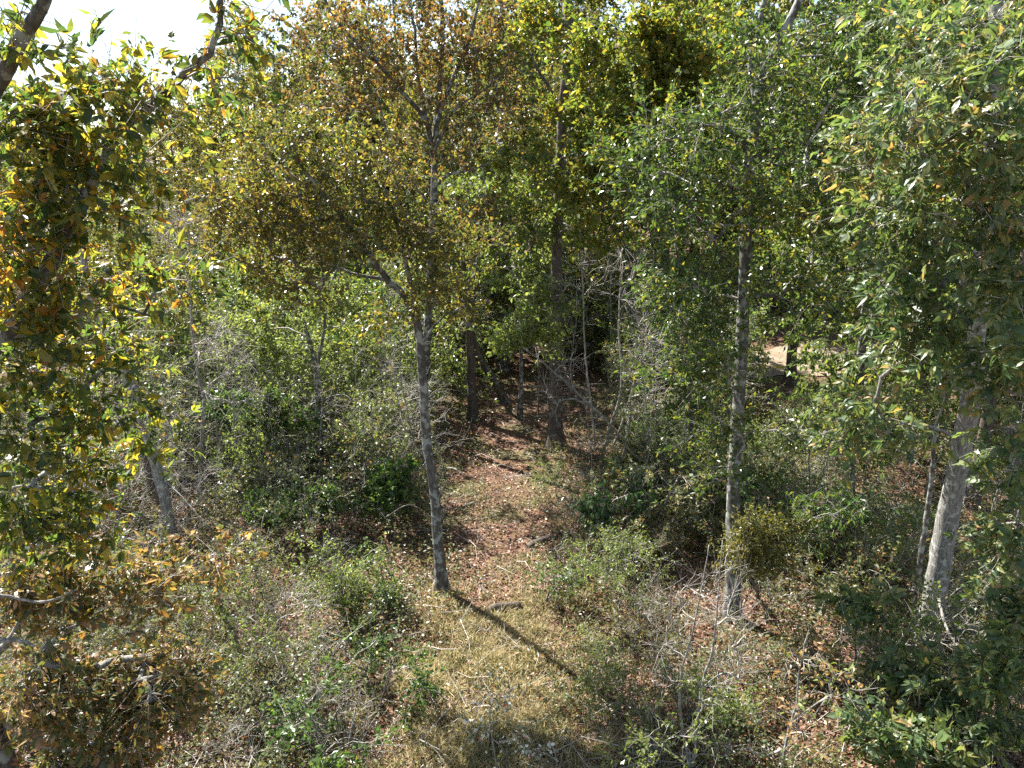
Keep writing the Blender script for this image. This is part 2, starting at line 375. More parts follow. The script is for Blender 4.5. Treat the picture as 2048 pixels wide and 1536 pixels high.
# sticks lying on the litter
n = 1500
y = 8 + 18 * rng.random(n) ** 1.3; x = rng.uniform(-1, 1, n) * .75 * y
A = np.stack([x, y, hgt(x, y) + rng.uniform(.02, .15, n)], 1); an = rng.uniform(0, 6.28, n); ln = rng.uniform(.2, 1.1, n)
Bp = A + np.stack([np.cos(an) * ln, np.sin(an) * ln, rng.normal(.03, .12, n)], 1); Bp[:, 2] = np.maximum(Bp[:, 2], hgt(Bp[:, 0], Bp[:, 1]) + .02)
b = Buf(); twigs(b, A, Bp, rng.uniform(.004, .010, n), .003)
o = link('fallen_twigs', b.mesh('fallen_twigs', MAT['dead']), kind='stuff'); tag(o, 'thin bleached twigs strewn over the forest floor', 'twigs')

# ------------------------------------------------------------------ plants
def smooth(pts, n):
    p = np.asarray(pts, float)
    if len(p) < 3: return p[0] + (p[-1] - p[0]) * np.linspace(0, 1, n)[:, None]
    e = np.concatenate([[2 * p[0] - p[1]], p, [2 * p[-1] - p[-2]]]); out = []
    seg = len(p) - 1
    for q in np.linspace(0, seg - 1e-6, n):
        i = int(q); t = q - i; a, b_, c, d_ = e[i:i + 4]
        out.append(.5 * (2 * b_ + (c - a) * t + (2 * a - 5 * b_ + 4 * c - d_) * t * t + (3 * b_ - a - 3 * c + d_) * t ** 3))
    return np.array(out)

def plant(name, label, cat, base, stems, tips, leaf=None, bark='bark', twigmat='twig', group=None, limbs=(), tip_r=.006, power=.5,
          sprays=6, spray_len=.4, per_spray=10, size=.06, tmpl=None, compound=False, leaf_parts=0, leaf_part_mat=None, droop=.25,
          limb_r=.03, sides=9, spray_r=.0035, up_bias=.15, spread=.75, lump=.03, upw=.7, bare=0.0, curl=.1, twig_part='twigs'):
    """One plant at its base. stems / limbs: [(world points, r0, r1)]; tips: (n,3) world points its branches reach for."""
    reseed(name, label, leaf, size, len(tips), sprays)
    base = np.asarray(base, float); root = link(name, None, loc=base); tag(root, label, cat, group)
    nodes, par, rfix = [], [], []
    first = True
    for idx, (pts, r0, r1) in enumerate(list(stems) + list(limbs)):
        P = smooth(pts, max(6, int(4 * len(pts)))); n = len(P)
        P[1:-1] += rng.normal(0, min(.008, r0 * .2), (n - 2, 3))
        q = np.linspace(0, 1, n); rad = r0 + (r1 - r0) * q
        if idx < len(stems) and P[0][2] < base[2] + .3: rad = rad * (1 + .8 * np.exp(-q * n / .9)); P[0][2] -= .12
        bb = Buf(); tube(bb, P - base, rad, sides if r0 > .03 else 6, lump)
        link('trunk' if idx < len(stems) and r0 > .03 else ('stem' if idx < len(stems) else 'limb'), bb.mesh('trunk', MAT[bark], True), root)
        for i in range(n):
            if i >= n * .25 or idx >= len(stems): nodes.append(P[i]); par.append(-1); rfix.append(rad[i])
    tips = np.asarray(tips, float).reshape(-1, 3)
    paths = []
    if len(tips):
        N0 = np.array(nodes); dm = np.min(np.linalg.norm(tips[:, None] - N0[None], axis=2), axis=1)
        tips = tips[np.argsort(dm)]
        cap = len(nodes) + len(tips) * 5; NA = np.zeros((cap, 3)); NA[:len(nodes)] = N0; cnt = len(nodes)
        for tp in tips:
            dv = tp - NA[:cnt]; dist = np.linalg.norm(dv, axis=1)
            cost = dist + 1.3 * np.maximum(0, -dv[:, 2] + .25 * np.hypot(dv[:, 0], dv[:, 1]))
            j = int(np.argmin(cost)); s = NA[j]; ln = dist[j]
            m = 3 if ln < .6 else 5
            q = np.linspace(0, 1, m + 1)[1:, None]
            P = s + (tp - s) * q
            P[:, 2] += (ln * curl * np.sin(q[:, 0] * math.pi)) 
            P[:-1] += rng.normal(0, ln * .05, (m - 1, 3))
            idxs = []; pa = j
            for i in range(m): NA[cnt] = P[i]; par.append(pa); pa = cnt; idxs.append(cnt); cnt += 1
            paths.append((j, idxs))
        w = np.zeros(cnt)
        for j, idxs in paths: w[idxs[-1]] += 1
        for i in range(cnt - 1, -1, -1):
            if par[i] >= 0: w[par[i]] += w[i]
        rad = tip_r * np.maximum(w, 1) ** power
        tw = Buf()
        for j, idxs in paths:
            r = np.concatenate([[rad[idxs[0]]], rad[idxs]]); P = NA[[j] + idxs]
            if j < len(rfix): r[:] = np.minimum(r, rfix[j] * .8 + .003)
            if r[0] > limb_r:
                bb = Buf(); tube(bb, P - base, r, 6, .03); link('limb', bb.mesh('limb', MAT[bark], True), root)
            else: tube(tw, P - base, r, 4 if r[0] > .012 else 3)
        # sprays of fine twigs at the branch ends
        m = sprays * len(paths); e = np.array([ix[-1] for _, ix in paths]); e0 = np.array([ix[-2] for _, ix in paths])
        E, E0 = np.repeat(NA[e], sprays, 0), np.repeat(NA[e0], sprays, 0)
        A = E0 + (E - E0) * rng.uniform(.1, 1, (m, 1))
        dr = unit(unit(E - E0) * .7 + rng.normal(0, .62, (m, 3)) + [0, 0, up_bias])
        Bq = A + dr * (spray_len * rng.uniform(.45, 1.25, (m, 1)))
        twigs(tw, A - base, Bq - base, spray_r, spray_r * .45)
        link(twig_part, tw.mesh('twigs', MAT[twigmat], True), root, kind='stuff')
        if leaf:
            keep = rng.random(m) >= bare; A, Bq, dr = A[keep], Bq[keep], dr[keep]; m = len(A)
            k = m * per_spray; T = rng.uniform(.15, 1.05, (k, 1))
            P = np.repeat(A, per_spray, 0) + np.repeat(Bq - A, per_spray, 0) * T + rng.normal(0, .02, (k, 3))
            ld = np.repeat(dr, per_spray, 0) * .6 + rng.normal(0, spread, (k, 3)); ld[:, 2] -= droop
            sz = size * np.clip(rng.normal(1, .22, k), .45, 1.6)
            lb = Buf(); P = P - base
            if not compound: put_leaves(lb, P, ld, sz, tmpl or t_small(), upw, .6)
            else:
                use = np.zeros(k, bool)
                if leaf_parts:
                    # the leaves that show largest: in frame and nearest the lens
                    wp = P + base - [0, 0, CAM_H]; fz = wp[:, 1] * CP - wp[:, 2] * SP; fy = wp[:, 1] * SP + wp[:, 2] * CP
                    u, v_ = wp[:, 0] / fz * FPX, fy / fz * FPX
                    inside = (np.abs(u) < 1000) & (np.abs(v_) < 745) & (fz > 0)
                    sc = np.where(inside, sz / np.maximum(fz, .1), 0)
                    cell = {}; sel = []
                    for i in np.argsort(-sc):
                        c = (int(u[i] // 22), int(v_[i] // 22))
                        if sc[i] <= 0 or len(sel) >= leaf_parts: break
                        if cell.get(c, 0) >= 1: continue
                        cell[c] = 1; sel.append(i)
                    x, yv, zv = basis(ld[sel], upw, .6)
                    for q, i in enumerate(sel):
                        from mathutils import Matrix
                        o = link('leaf', LEAFMESH[leaf_part_mat][q % len(COMP)], root)
                        Mx = Matrix((( *[x[q][0], yv[q][0], zv[q][0]], 0), (x[q][1], yv[q][1], zv[q][1], 0), (x[q][2], yv[q][2], zv[q][2], 0), (0, 0, 0, 1)))
                        o.matrix_local = Matrix.Translation(Vector(P[i])) @ Mx @ Matrix.Scale(float(sz[i]), 4)
                    use[sel] = True
                ch = rng.integers(0, len(COMP), k)
                for c in range(len(COMP)):
                    s_ = (ch == c) & ~use; put_leaves(lb, P[s_], ld[s_], sz[s_], COMP[c], upw, .6)
            link('crown', lb.mesh('crown', MAT[leaf]), root, kind='stuff')
    return root

def leafmeshes(mat):
    out = []
    for v, f in COMP:
        b = Buf(); b.add(v, f); out.append(b.mesh('leaf', MAT[mat]))
    return out
LEAFMESH = {k: leafmeshes(k) for k in ('hick_l1', 'russet1', 'hick_r1')}

def blob(px, py, D, rx, ry, n, rd=None):             # n branch ends spread through an ellipsoid, given by its middle and its radii in pixels
    c = at(px, py, D); s = pxm(D); rd = rd or (rx + ry) * .36 * s
    q = unit(rng.normal(0, 1, (n, 3))) * rng.random((n, 1)) ** (1 / 2.4)
    p = c + q * [rx * s, rd, ry * s]
    p[:, 2] = np.maximum(p[:, 2], .25)
    return p
def blobs(*a):
    reseed(a); p = np.concatenate([blob(*x) for x in a])
    q = p - [0, 0, CAM_H]; fz = q[:, 1] * CP - q[:, 2] * SP           # nothing grows across the view of the sandy track
    u, v = 1024 + q[:, 0] / fz * FPX, 768 - (q[:, 1] * SP + q[:, 2] * CP) / fz * FPX
    return p[~((u > 1495) & (u < 1735) & (v > 660) & (v < 800) & (p[:, 1] < 25.5))]
def line(*pts): return [at(*p) for p in pts]
def grounded(base, *pts): return [base] + [at(*p) for p in pts]

# ---- the nearest hickory, at the left edge
base = np.array([-5.6, 6.6, float(hgt(-5.6, 6.6))])
plant('hickory_tree', 'nearest hickory with large yellowing compound leaves reaching in from the left edge', 'tree', base,
      [([base, at(-150, 1000, 6.5), at(-40, 760, 6.4), at(30, 650, 6.3), at(80, 560, 6.3), at(135, 465, 6.3), at(200, 335, 6.4), at(225, 270, 6.5)], .13, .03),
       ([at(-120, 930, 6.5), at(-90, 500, 6.0), at(-30, 230, 5.8), at(20, 120, 5.7), at(90, 0, 5.6), at(150, -160, 5.5)], .09, .03)],
      blobs((255, 185, 6.2, 70, 38, 15), (110, 270, 6.4, 110, 45, 14), (30, 260, 6.1, 60, 60, 10), (150, 380, 6.3, 110, 50, 16), (270, 320, 6.4, 40, 40, 6), (50, 480, 6.2, 90, 60, 16), (330, 560, 6.8, 75, 22, 8), (235, 680, 6.9, 60, 30, 7),
            (120, 590, 6.4, 90, 50, 13), (50, 690, 6.2, 70, 60, 12), (285, 840, 7, 25, 20, 3), (170, 790, 6.6, 80, 45, 12), (60, 850, 6.3, 80, 60, 13), (150, 920, 6.7, 70, 45, 10), (60, 1020, 6.2, 90, 60, 15), (160, 1060, 6.6, 60, 40, 8), (20, 40, 5.6, 40, 40, 4), (470, 30, 6.4, 40, 40, 5),
            (440, 150, 6.6, 45, 30, 4), (-110, 500, 5.8, 80, 300, 8)),
      'hick_l', 'bark', 'twig', limbs=[(line((225, 270, 6.5), (300, 215, 6.4), (365, 155, 6.3), (430, 80, 6.2), (445, -30, 6.2)), .04, .02),
                                       (line((30, 650, 6.3), (130, 640, 6.5), (200, 612, 6.6), (290, 628, 6.8), (330, 650, 6.9)), .03, .008),
                                       (line((60, 850, 6.4), (140, 800, 6.5), (200, 745, 6.6), (215, 720, 6.6)), .03, .01)],
      sprays=5, spray_len=.5, per_spray=3, size=.165, compound=True, leaf_parts=300, leaf_part_mat='hick_l1', droop=.35, spread=.7, up_bias=.0, spray_r=.004, limb_r=.014, bare=.05)

# ---- russet leaves below it
base = np.array([-4.7, 7.6, float(hgt(-4.7, 7.6))])
plant('hickory_tree', 'low russet brown leaved hickory filling the bottom left corner', 'tree', base,
      [([base, at(-60, 1400, 7.2), at(20, 1280, 7.0), at(90, 1150, 6.9), at(120, 1060, 6.9)], .07, .02)],
      blobs((60, 1180, 6.6, 110, 90, 22), (230, 1190, 6.9, 110, 60, 16), (420, 1110, 7.8, 45, 35, 5), (330, 1150, 7.4, 70, 50, 8), (80, 1380, 6.6, 130, 110, 38), (280, 1370, 7.0, 110, 80, 32), (370, 1360, 7.3, 60, 70, 12), (180, 1490, 6.8, 160, 60, 28)),
      'russet', 'bark_pale', 'dead', limbs=[(line((-90, 1175, 6.0), (0, 1190, 6.0), (90, 1204, 6.1), (150, 1180, 6.2)), .022, .008), (line((-80, 1272, 5.4), (0, 1282, 5.4), (35, 1280, 5.5), (70, 1292, 5.5)), .026, .012),
                                            (line((120, 1260, 6.8), (190, 1240, 6.8), (245, 1235, 6.9), (258, 1190, 6.9), (266, 1140, 6.9)), .022, .008)],
      sprays=6, spray_len=.45, per_spray=4, size=.145, compound=True, leaf_parts=220, leaf_part_mat='russet1', droop=.4, spread=.65, limb_r=.012, bare=.12)

# ---- the big hickory on the right
base = ground(1848, 1312)
plant('hickory_tree', 'big pale barked hickory with thick trunk and broad green leaves on the right', 'tree', base,
      [(grounded(base, (1872, 1175, 10.45), (1893, 1050, 10.4), (1918, 915, 10.3), (1943, 785, 10.2), (1957, 600, 10.1), (1975, 400, 10), (1985, 150, 10), (2000, -150, 10)), .19, .07)],
      blobs((1860, 230, 8.2, 120, 110, 30), (1740, 320, 9.5, 90, 90, 22), (1990, 230, 7.8, 80, 120, 24), (1950, 400, 8, 100, 90, 28), (1800, 430, 8.8, 90, 60, 18), (1840, 560, 8.6, 110, 60, 20),
            (1990, 580, 7.8, 70, 90, 18), (1830, 690, 8.6, 110, 60, 20), (2010, 730, 8, 50, 60, 14), (1735, 850, 9.2, 80, 60, 18), (2050, 900, 8, 40, 80, 14), (2030, 1060, 8, 40, 70, 14),
            (1895, 1215, 9.3, 25, 15, 2), (2030, 1190, 8.6, 40, 40, 8), (1950, 60, 8.8, 90, 70, 14), (1800, 90, 9.6, 90, 70, 14), (2090, 500, 7.6, 60, 300, 16)),
      'hick_r', 'bark_pale', 'twig', limbs=[(line((1957, 600, 10.1), (1975, 545, 9.8), (1940, 495, 9.5), (1900, 440, 9.2)), .045, .02), (line((1980, 300, 10), (2020, 250, 9), (1960, 262, 8.6), (1900, 275, 8.2)), .035, .012),
                                            (line((1938, 810, 10.2), (1990, 815, 9.4), (2060, 860, 8.6)), .03, .012), (line((1925, 880, 10.3), (1850, 850, 9.8), (1760, 850, 9.3)), .03, .012),
                                            (line((1872, 1175, 10.45), (1900, 1270, 9.6), (1960, 1330, 9.0), (1990, 1390, 8.8)), .025, .01)],
      sprays=4, spray_len=.55, per_spray=3, size=.19, compound=True, leaf_parts=300, leaf_part_mat='hick_r1', droop=.3, spread=.6, sides=16, limb_r=.016, bare=.03, upw=1.3, up_bias=.0)
base = ground(1825, 1262)
plant('young_tree', 'slim grey trunk standing just left of the big pale hickory trunk', 'tree', base, [(grounded(base, (1832, 1180, 10.9), (1848, 1075, 10.9), (1862, 960, 10.9), (1870, 850, 10.9)), .055, .03)],
      blobs((1870, 780, 10.9, 50, 60, 8)), 'shrubg', 'bark', 'twig', size=.07)

# ---- oak with the tall grey trunk right of centre
base = ground(1465, 1240)
plant('oak_tree', 'tall grey trunked green oak right of the clearing with crown up to the sky', 'tree', base,
      [(grounded(base, (1466, 1030, 11.7), (1475, 850, 11.8), (1487, 600, 12), (1493, 450, 12), (1500, 320, 12), (1513, 225, 12), (1530, 140, 12), (1600, 0, 12), (1640, -120, 12)), .125, .05)],
      blobs((1380, 250, 12, 130, 70, 34), (1300, 350, 12.5, 100, 70, 24), (1400, 430, 11.5, 110, 60, 26), (1600, 420, 11.5, 100, 80, 30), (1620, 260, 12, 100, 80, 26), (1690, 90, 12, 110, 80, 26), (1560, 90, 12.6, 60, 90, 10),
            (1470, 110, 12, 50, 80, 8), (1360, 600, 11.8, 110, 70, 26), (1580, 570, 11.6, 90, 45, 22), (1390, 740, 11.6, 100, 60, 20), (1600, 870, 11.2, 60, 25, 6), (1440, 860, 11.2, 80, 40, 10), (1640, 520, 12, 90, 60, 14), (1480, 700, 11.2, 60, 60, 12), (1470, 950, 11, 50, 35, 6), (1700, 420, 12, 80, 70, 16), (1740, 200, 12, 80, 80, 18), (1500, 400, 11.4, 60, 30, 6), (1450, 340, 11.4, 60, 40, 8), (1690, 300, 12.2, 60, 90, 14), (1700, 520, 12, 60, 45, 8), (1550, 130, 11.5, 60, 60, 8)),
      'green', 'bark', 'twig', limbs=[(line((1500, 320, 12), (1482, 275, 12), (1440, 255, 12), (1390, 245, 11.9)), .06, .03), (line((1490, 430, 12), (1475, 425, 11.8), (1440, 470, 11.6), (1425, 480, 11.5)), .035, .02),
                                      (line((1500, 300, 12), (1550, 330, 11.8), (1610, 320, 11.6)), .03, .012), (line((1513, 225, 12), (1500, 130, 12.2), (1520, 40, 12.2), (1545, -60, 12.2)), .05, .03)],
      sprays=6, spray_len=.55, per_spray=10, size=.085, droop=.2)

# ---- the oak with the dark trunk at the back of the clearing
base = ground(1112, 892)
plant('oak_tree', 'dark trunked oak at the back of the clearing under a yellow-green crown', 'tree', base,
      [(grounded(base, (1112, 760, 20), (1112, 600, 20), (1117, 420, 20), (1124, 250, 19.8), (1134, 100, 19.6), (1140, -80, 19.5)), .20, .09)],
      blobs((1240, 120, 17, 120, 90, 44), (1340, 70, 17, 100, 80, 34), (1180, 340, 18, 90, 70, 24), (1080, 60, 19, 60, 70, 14), (1270, 250, 17, 110, 80, 38), (1360, 170, 17, 80, 70, 22), (1200, 440, 18, 80, 60, 14), (1170, 210, 18.5, 70, 60, 12), (1060, 330, 19, 60, 70, 12)),
      'ygreen', 'bark_dark', 'twig_d', limbs=[(line((1124, 250, 19.8), (1105, 190, 19.7), (1070, 130, 19.5)), .07, .03), (line((1128, 200, 19.8), (1160, 130, 19.3), (1185, 50, 19)), .07, .03)],
      sprays=7, spray_len=.55, per_spray=14, size=.125, droop=.2)

# ---- thin brown-leaved tree, fan of limbs against the sky
base = ground(850, 870)
plant('gum_tree', 'tall tree with fan of grey limbs and sparse brown leaves against the sky', 'tree', base,
      [(grounded(base, (853, 700, 20.6), (862, 520, 20.5), (868, 400, 20.5), (870, 300, 20.5), (876, 200, 20.4), (884, 90, 20.3), (880, -60, 20.2)), .13, .05)],
      blobs((700, 70, 20, 120, 70, 34), (880, 60, 20, 120, 80, 36), (800, 170, 20, 110, 60, 26), (960, 170, 20, 80, 80, 20), (640, 190, 20.5, 80, 60, 14), (960, 60, 20.5, 70, 70, 14), (920, 290, 20, 80, 50, 14), (600, 60, 20.5, 50, 60, 8), (800, 280, 20, 60, 40, 8), (990, 420, 19.5, 70, 40, 10)),
      'brown', 'bark', 'twig', limbs=[(line((868, 320, 20.5), (850, 240, 20.4), (800, 180, 20.3), (750, 120, 20.2), (680, 50, 20), (640, -20, 20)), .075, .03), (line((873, 250, 20.4), (892, 190, 20.3), (918, 130, 20.2), (945, 60, 20), (965, -40, 20)), .07, .03),
                                      (line((870, 300, 20.4), (905, 225, 20.1), (960, 185, 19.9), (1010, 145, 19.6)), .04, .012), (line((868, 375, 20.5), (895, 350, 20), (960, 335, 19.6), (1010, 300, 19.4)), .045, .015), (line((860, 270, 20.4), (835, 150, 20.3), (830, 60, 20.2), (800, -60, 20.2)), .05, .025),
                                      (line((866, 420, 20.5), (800, 330, 20.2), (775, 270, 20), (755, 190, 20)), .05, .02)],
      sprays=6, spray_len=.6, per_spray=9, size=.12, droop=.3, bare=.05)

# ---- the tree that stands at the near side of the clearing
base = ground(884, 1182)
plant('gum_tree', 'lichen-spotted crooked trunk at the clearing edge under an olive and gold crown', 'tree', base,
      [(grounded(base, (876, 1080, 12.5), (868, 980, 12.55), (852, 870, 12.6), (845, 760, 12.6), (838, 670, 12.6), (815, 600, 12.6), (775, 560, 12.5), (745, 520, 12.4)), .108, .05)],
      blobs((560, 320, 12.4, 110, 70, 30), (490, 420, 12, 90, 70, 26), (620, 430, 12, 90, 60, 22), (720, 350, 12.6, 100, 70, 28), (700, 480, 12, 100, 60, 24), (560, 530, 12, 90, 50, 14), (830, 470, 12.4, 90, 60, 20), (900, 600, 12.4, 80, 45, 12),
            (640, 590, 12, 80, 40, 10), (430, 500, 12, 60, 60, 8), (640, 280, 13, 80, 50, 14), (960, 500, 12.6, 60, 50, 8), (800, 400, 12.6, 70, 50, 12), (880, 500, 12.2, 50, 50, 10), (870, 580, 12.3, 50, 40, 8), (780, 640, 12.3, 50, 30, 5)),
      'mixed', 'bark', 'twig_d', limbs=[(line((838, 670, 12.6), (832, 610, 12.8), (815, 540, 12.9), (800, 470, 12.9), (770, 380, 12.9)), .065, .03), (line((775, 560, 12.5), (700, 545, 12.3), (640, 520, 12.2)), .035, .015), (line((745, 520, 12.4), (690, 440, 12.3), (640, 380, 12.3), (600, 330, 12.3)), .045, .02),
                                        (line((840, 690, 12.6), (880, 640, 12.4), (930, 610, 12.3)), .025, .01), (line((865, 950, 12.55), (900, 935, 12.0), (930, 950, 11.7)), .012, .005), (line((872, 1040, 12.5), (820, 1010, 12.1), (770, 1035, 11.8)), .012, .005)],
      sprays=6, spray_len=.5, per_spray=11, size=.080, droop=.2, bare=.06)

# ---- other trunks
base = ground(328, 1118)
plant('leaning_tree', 'weathered grey trunk leaning left behind the yellowing leaves', 'tree', base,
      [(grounded(base, (335, 1035, 13.7), (318, 950, 13.7), (288, 850, 13.7), (262, 770, 13.7), (222, 680, 13.7), (180, 590, 13.7), (165, 500, 13.7)), .13, .05)],
      blobs((170, 430, 13.7, 80, 80, 10), (240, 600, 13.4, 60, 60, 5), (300, 420, 14, 60, 50, 6)), 'shrubg', 'bark_pale', 'dead', limbs=[(line((318, 950, 13.7), (370, 1000, 13.3), (420, 1060, 13)), .02, .006)], size=.075, sprays=6, per_spray=9, bare=.3)
base = ground(368, 1128)
plant('leaning_tree', 'dark trunk leaning left close behind the weathered grey trunk', 'tree', base, [(grounded(base, (340, 1045, 14), (305, 965, 14), (280, 890, 14), (265, 800, 14), (260, 700, 14))), ] and [(grounded(base, (340, 1045, 14), (305, 965, 14), (280, 890, 14), (265, 800, 14), (260, 700, 14)), .09, .04)],
      blobs((270, 640, 14, 60, 60, 8)), 'shrubg', 'bark_dark', 'twig', size=.07, bare=.3)
base = ground(645, 968)
plant('young_tree', 'slim grey young tree with drooping bare branches left of the crooked trunk', 'tree', base,
      [(grounded(base, (640, 870, 17.4), (635, 790, 17.4), (630, 725, 17.4), (612, 660, 17.4), (595, 580, 17.4), (590, 500, 17.4)), .085, .025), (line((632, 735, 17.4), (648, 660, 17.4), (655, 590, 17.4), (690, 500, 17.4)), .045, .02)],
      blobs((540, 640, 17, 100, 50, 18), (640, 590, 17, 70, 50, 14), (560, 720, 16.6, 80, 40, 10), (700, 620, 17.2, 50, 50, 8), (480, 700, 16.6, 60, 40, 6)), 'lime', 'bark', 'dead',
      limbs=[(line((641, 885, 17.4), (605, 878, 17), (585, 915, 16.8), (570, 975, 16.7)), .02, .007), (line((637, 845, 17.4), (600, 838, 17), (575, 880, 16.7), (560, 950, 16.6)), .02, .007), (line((634, 770, 17.4), (590, 765, 17), (565, 800, 16.7), (555, 860, 16.6)), .02, .007), (line((640, 800, 17.4), (690, 790, 17), (720, 830, 16.8)), .018, .006)],
      size=.10, sprays=7, per_spray=11, bare=.08, spray_len=.5)
base = ground(398, 1010)
plant('young_tree', 'slender bare young tree with a fan of bleached twigs on the left', 'tree', base,
      [(grounded(base, (403, 900, 16.2), (408, 800, 16.2), (398, 760, 16.2), (388, 690, 16.2), (380, 600, 16.2), (378, 500, 16.2), (372, 400, 16.2)), .055, .015)],
      blobs((440, 690, 15.8, 60, 60, 22), (370, 470, 16.2, 60, 80, 26), (470, 780, 15.6, 60, 60, 16), (330, 820, 15.8, 60, 60, 10)), None, 'bark_pale', 'dead', sprays=9, spray_len=.55, spray_r=.005, tip_r=.007)
base = ground(945, 836)
plant('oak_tree', 'dark straight trunk at the far left side of the clearing', 'tree', base, [(grounded(base, (942, 740, 22.4), (938, 640, 22.4), (930, 540, 22.4), (922, 470, 22.4), (915, 380, 22.4)), .15, .09)],
      blobs((930, 420, 22, 110, 60, 22), (980, 520, 21.6, 70, 50, 12), (860, 540, 22, 60, 50, 8)), 'farg', 'bark_dark', 'twig_d', size=.13, spray_len=.6, per_spray=11, limbs=[(line((938, 640, 22.4), (960, 560, 22), (990, 520, 21.7)), .04, .02)])
base = ground(1012, 802)
plant('leaning_tree', 'dark trunk leaning left at the very back of the clearing', 'tree', base, [(grounded(base, (985, 755, 24), (960, 715, 24), (935, 640, 24), (915, 560, 24)), .13, .06)],
      blobs((900, 480, 24, 80, 60, 14)), 'far', 'bark_dark', 'twig_d', size=.13, spray_len=.6)
for label, bx, pts, r, tb in (
        ('slender pale sapling stem, leftmost of the bare cluster by the dark oak', (1192, 902), ((1182, 810, 19.5), (1170, 700, 19.5), (1165, 560, 19.5), (1160, 470, 19.5)), .035, [(1160, 560, 19.3, 60, 70, 12), (1120, 780, 19, 50, 50, 10)]),
        ('slender pale sapling curving right in the bare cluster by the dark oak', (1206, 908), ((1222, 850, 19.3), (1243, 770, 19.3), (1237, 640, 19.3), (1246, 530, 19.3)), .045, [(1250, 560, 19, 50, 80, 14), (1280, 740, 19, 50, 50, 12)]),
        ('slender pale sapling, rightmost and most slanted of the bare cluster', (1226, 898), ((1250, 830, 19.6), (1275, 740, 19.6), (1300, 660, 19.6)), .035, [(1310, 680, 19.4, 50, 60, 16), (1290, 780, 19.2, 40, 40, 8)])):
    base = ground(*bx)
    plant('young_tree', label, 'sapling', base, [(grounded(base, *pts), r, .012)], blobs(*tb), None, 'dead', 'dead', sprays=9, spray_len=.6, spray_r=.006, tip_r=.009, group='bare saplings by the clearing')
base = ground(1262, 892)
plant('dead_pole', 'dead pole leaning left across the clearing against the dark oak', 'branch', base, [(grounded(base, (1190, 820, 19.6), (1110, 745, 19.3), (1040, 690, 19.2)), .05, .02)],
      blobs((1060, 690, 19, 60, 30, 6), (1140, 740, 19, 50, 40, 6)), None, 'bark_pale', 'dead', sprays=6, spray_len=.6, spray_r=.006)
base = ground(1075, 850)
plant('young_tree', 'bright lime leaved sapling in front of the dark oak trunk', 'sapling', base, [(grounded(base, (1078, 760, 18.6), (1072, 690, 18.4), (1060, 640, 18.2)), .03, .012)],
      blobs((1050, 655, 17.8, 75, 38, 18), (1000, 690, 18, 40, 25, 6), (1110, 690, 18, 40, 30, 5)), 'lime', 'bark', 'dead', size=.12, spray_len=.5, per_spray=9)
base = ground(1385, 965)
plant('locust_tree', 'deep green feathery young tree between the clearing and the tall grey oak', 'tree', base, [(grounded(base, (1382, 850, 17), (1375, 720, 16.8), (1370, 600, 16.6), (1350, 480, 16.5)), .06, .02)],
      blobs((1350, 560, 16, 50, 40, 16), (1400, 640, 15.5, 60, 40, 18), (1450, 560, 15.5, 60, 40, 14), (1330, 470, 16.4, 50, 40, 10), (1390, 740, 15.5, 50, 40, 16), (1410, 690, 15.3, 40, 40, 10), (1380, 820, 15.6, 50, 25, 8)), 'green', 'bark', 'twig_d', size=.10, tmpl=t_small(.2), per_spray=12, sprays=6, spray_len=.6)
base = ground(1040, 835)
plant('young_tree', 'bright green young tree with hanging leaves between the two dark clearing trunks', 'tree', base, [(grounded(base, (1042, 700, 22), (1035, 560, 21.8), (1020, 440, 21.5), (1000, 340, 21.5)), .07, .02)],
      blobs((1000, 380, 20.5, 70, 45, 20), (1080, 450, 20, 60, 45, 16), (1010, 530, 20.5, 70, 45, 14), (1080, 600, 19, 50, 25, 8)), 'lime', 'bark', 'twig', size=.13, droop=.9, per_spray=11, sprays=7, spray_len=.6)
for label, bx, pts, r, tb, lf in (
        ('dark trunk beside the sandy track, just left of its bright sand', (1580, 768), ((1586, 680, 26.4), (1592, 600, 26.4), (1600, 470, 26.4), (1606, 350, 26.4), (1612, 200, 26.4)), .19, [(1600, 300, 25, 120, 80, 30), (1560, 480, 25, 90, 60, 16), (1640, 440, 25.5, 70, 60, 12)], 'green'),
        ('dark forked trunk standing in front of the right end of the sandy track', (1713, 775), ((1722, 680, 26), (1735, 590, 26), (1748, 490, 26), (1740, 400, 26), (1735, 300, 26)), .19, [(1760, 260, 25, 120, 90, 26), (1700, 420, 25.5, 80, 60, 14), (1790, 440, 25.5, 60, 50, 10)], 'farg')):
    base = ground(*bx)
    plant('oak_tree', label, 'tree', base, [(grounded(base, *pts), r, .07)], blobs(*tb), lf, 'bark_dark', 'twig_d', size=.14, spray_len=.6, per_spray=12, limbs=[(line(pts[2], (pts[2][0] + 40, pts[2][1] - 60, 25.8), (pts[2][0] + 60, pts[2][1] - 110, 25.6)), .06, .03)])

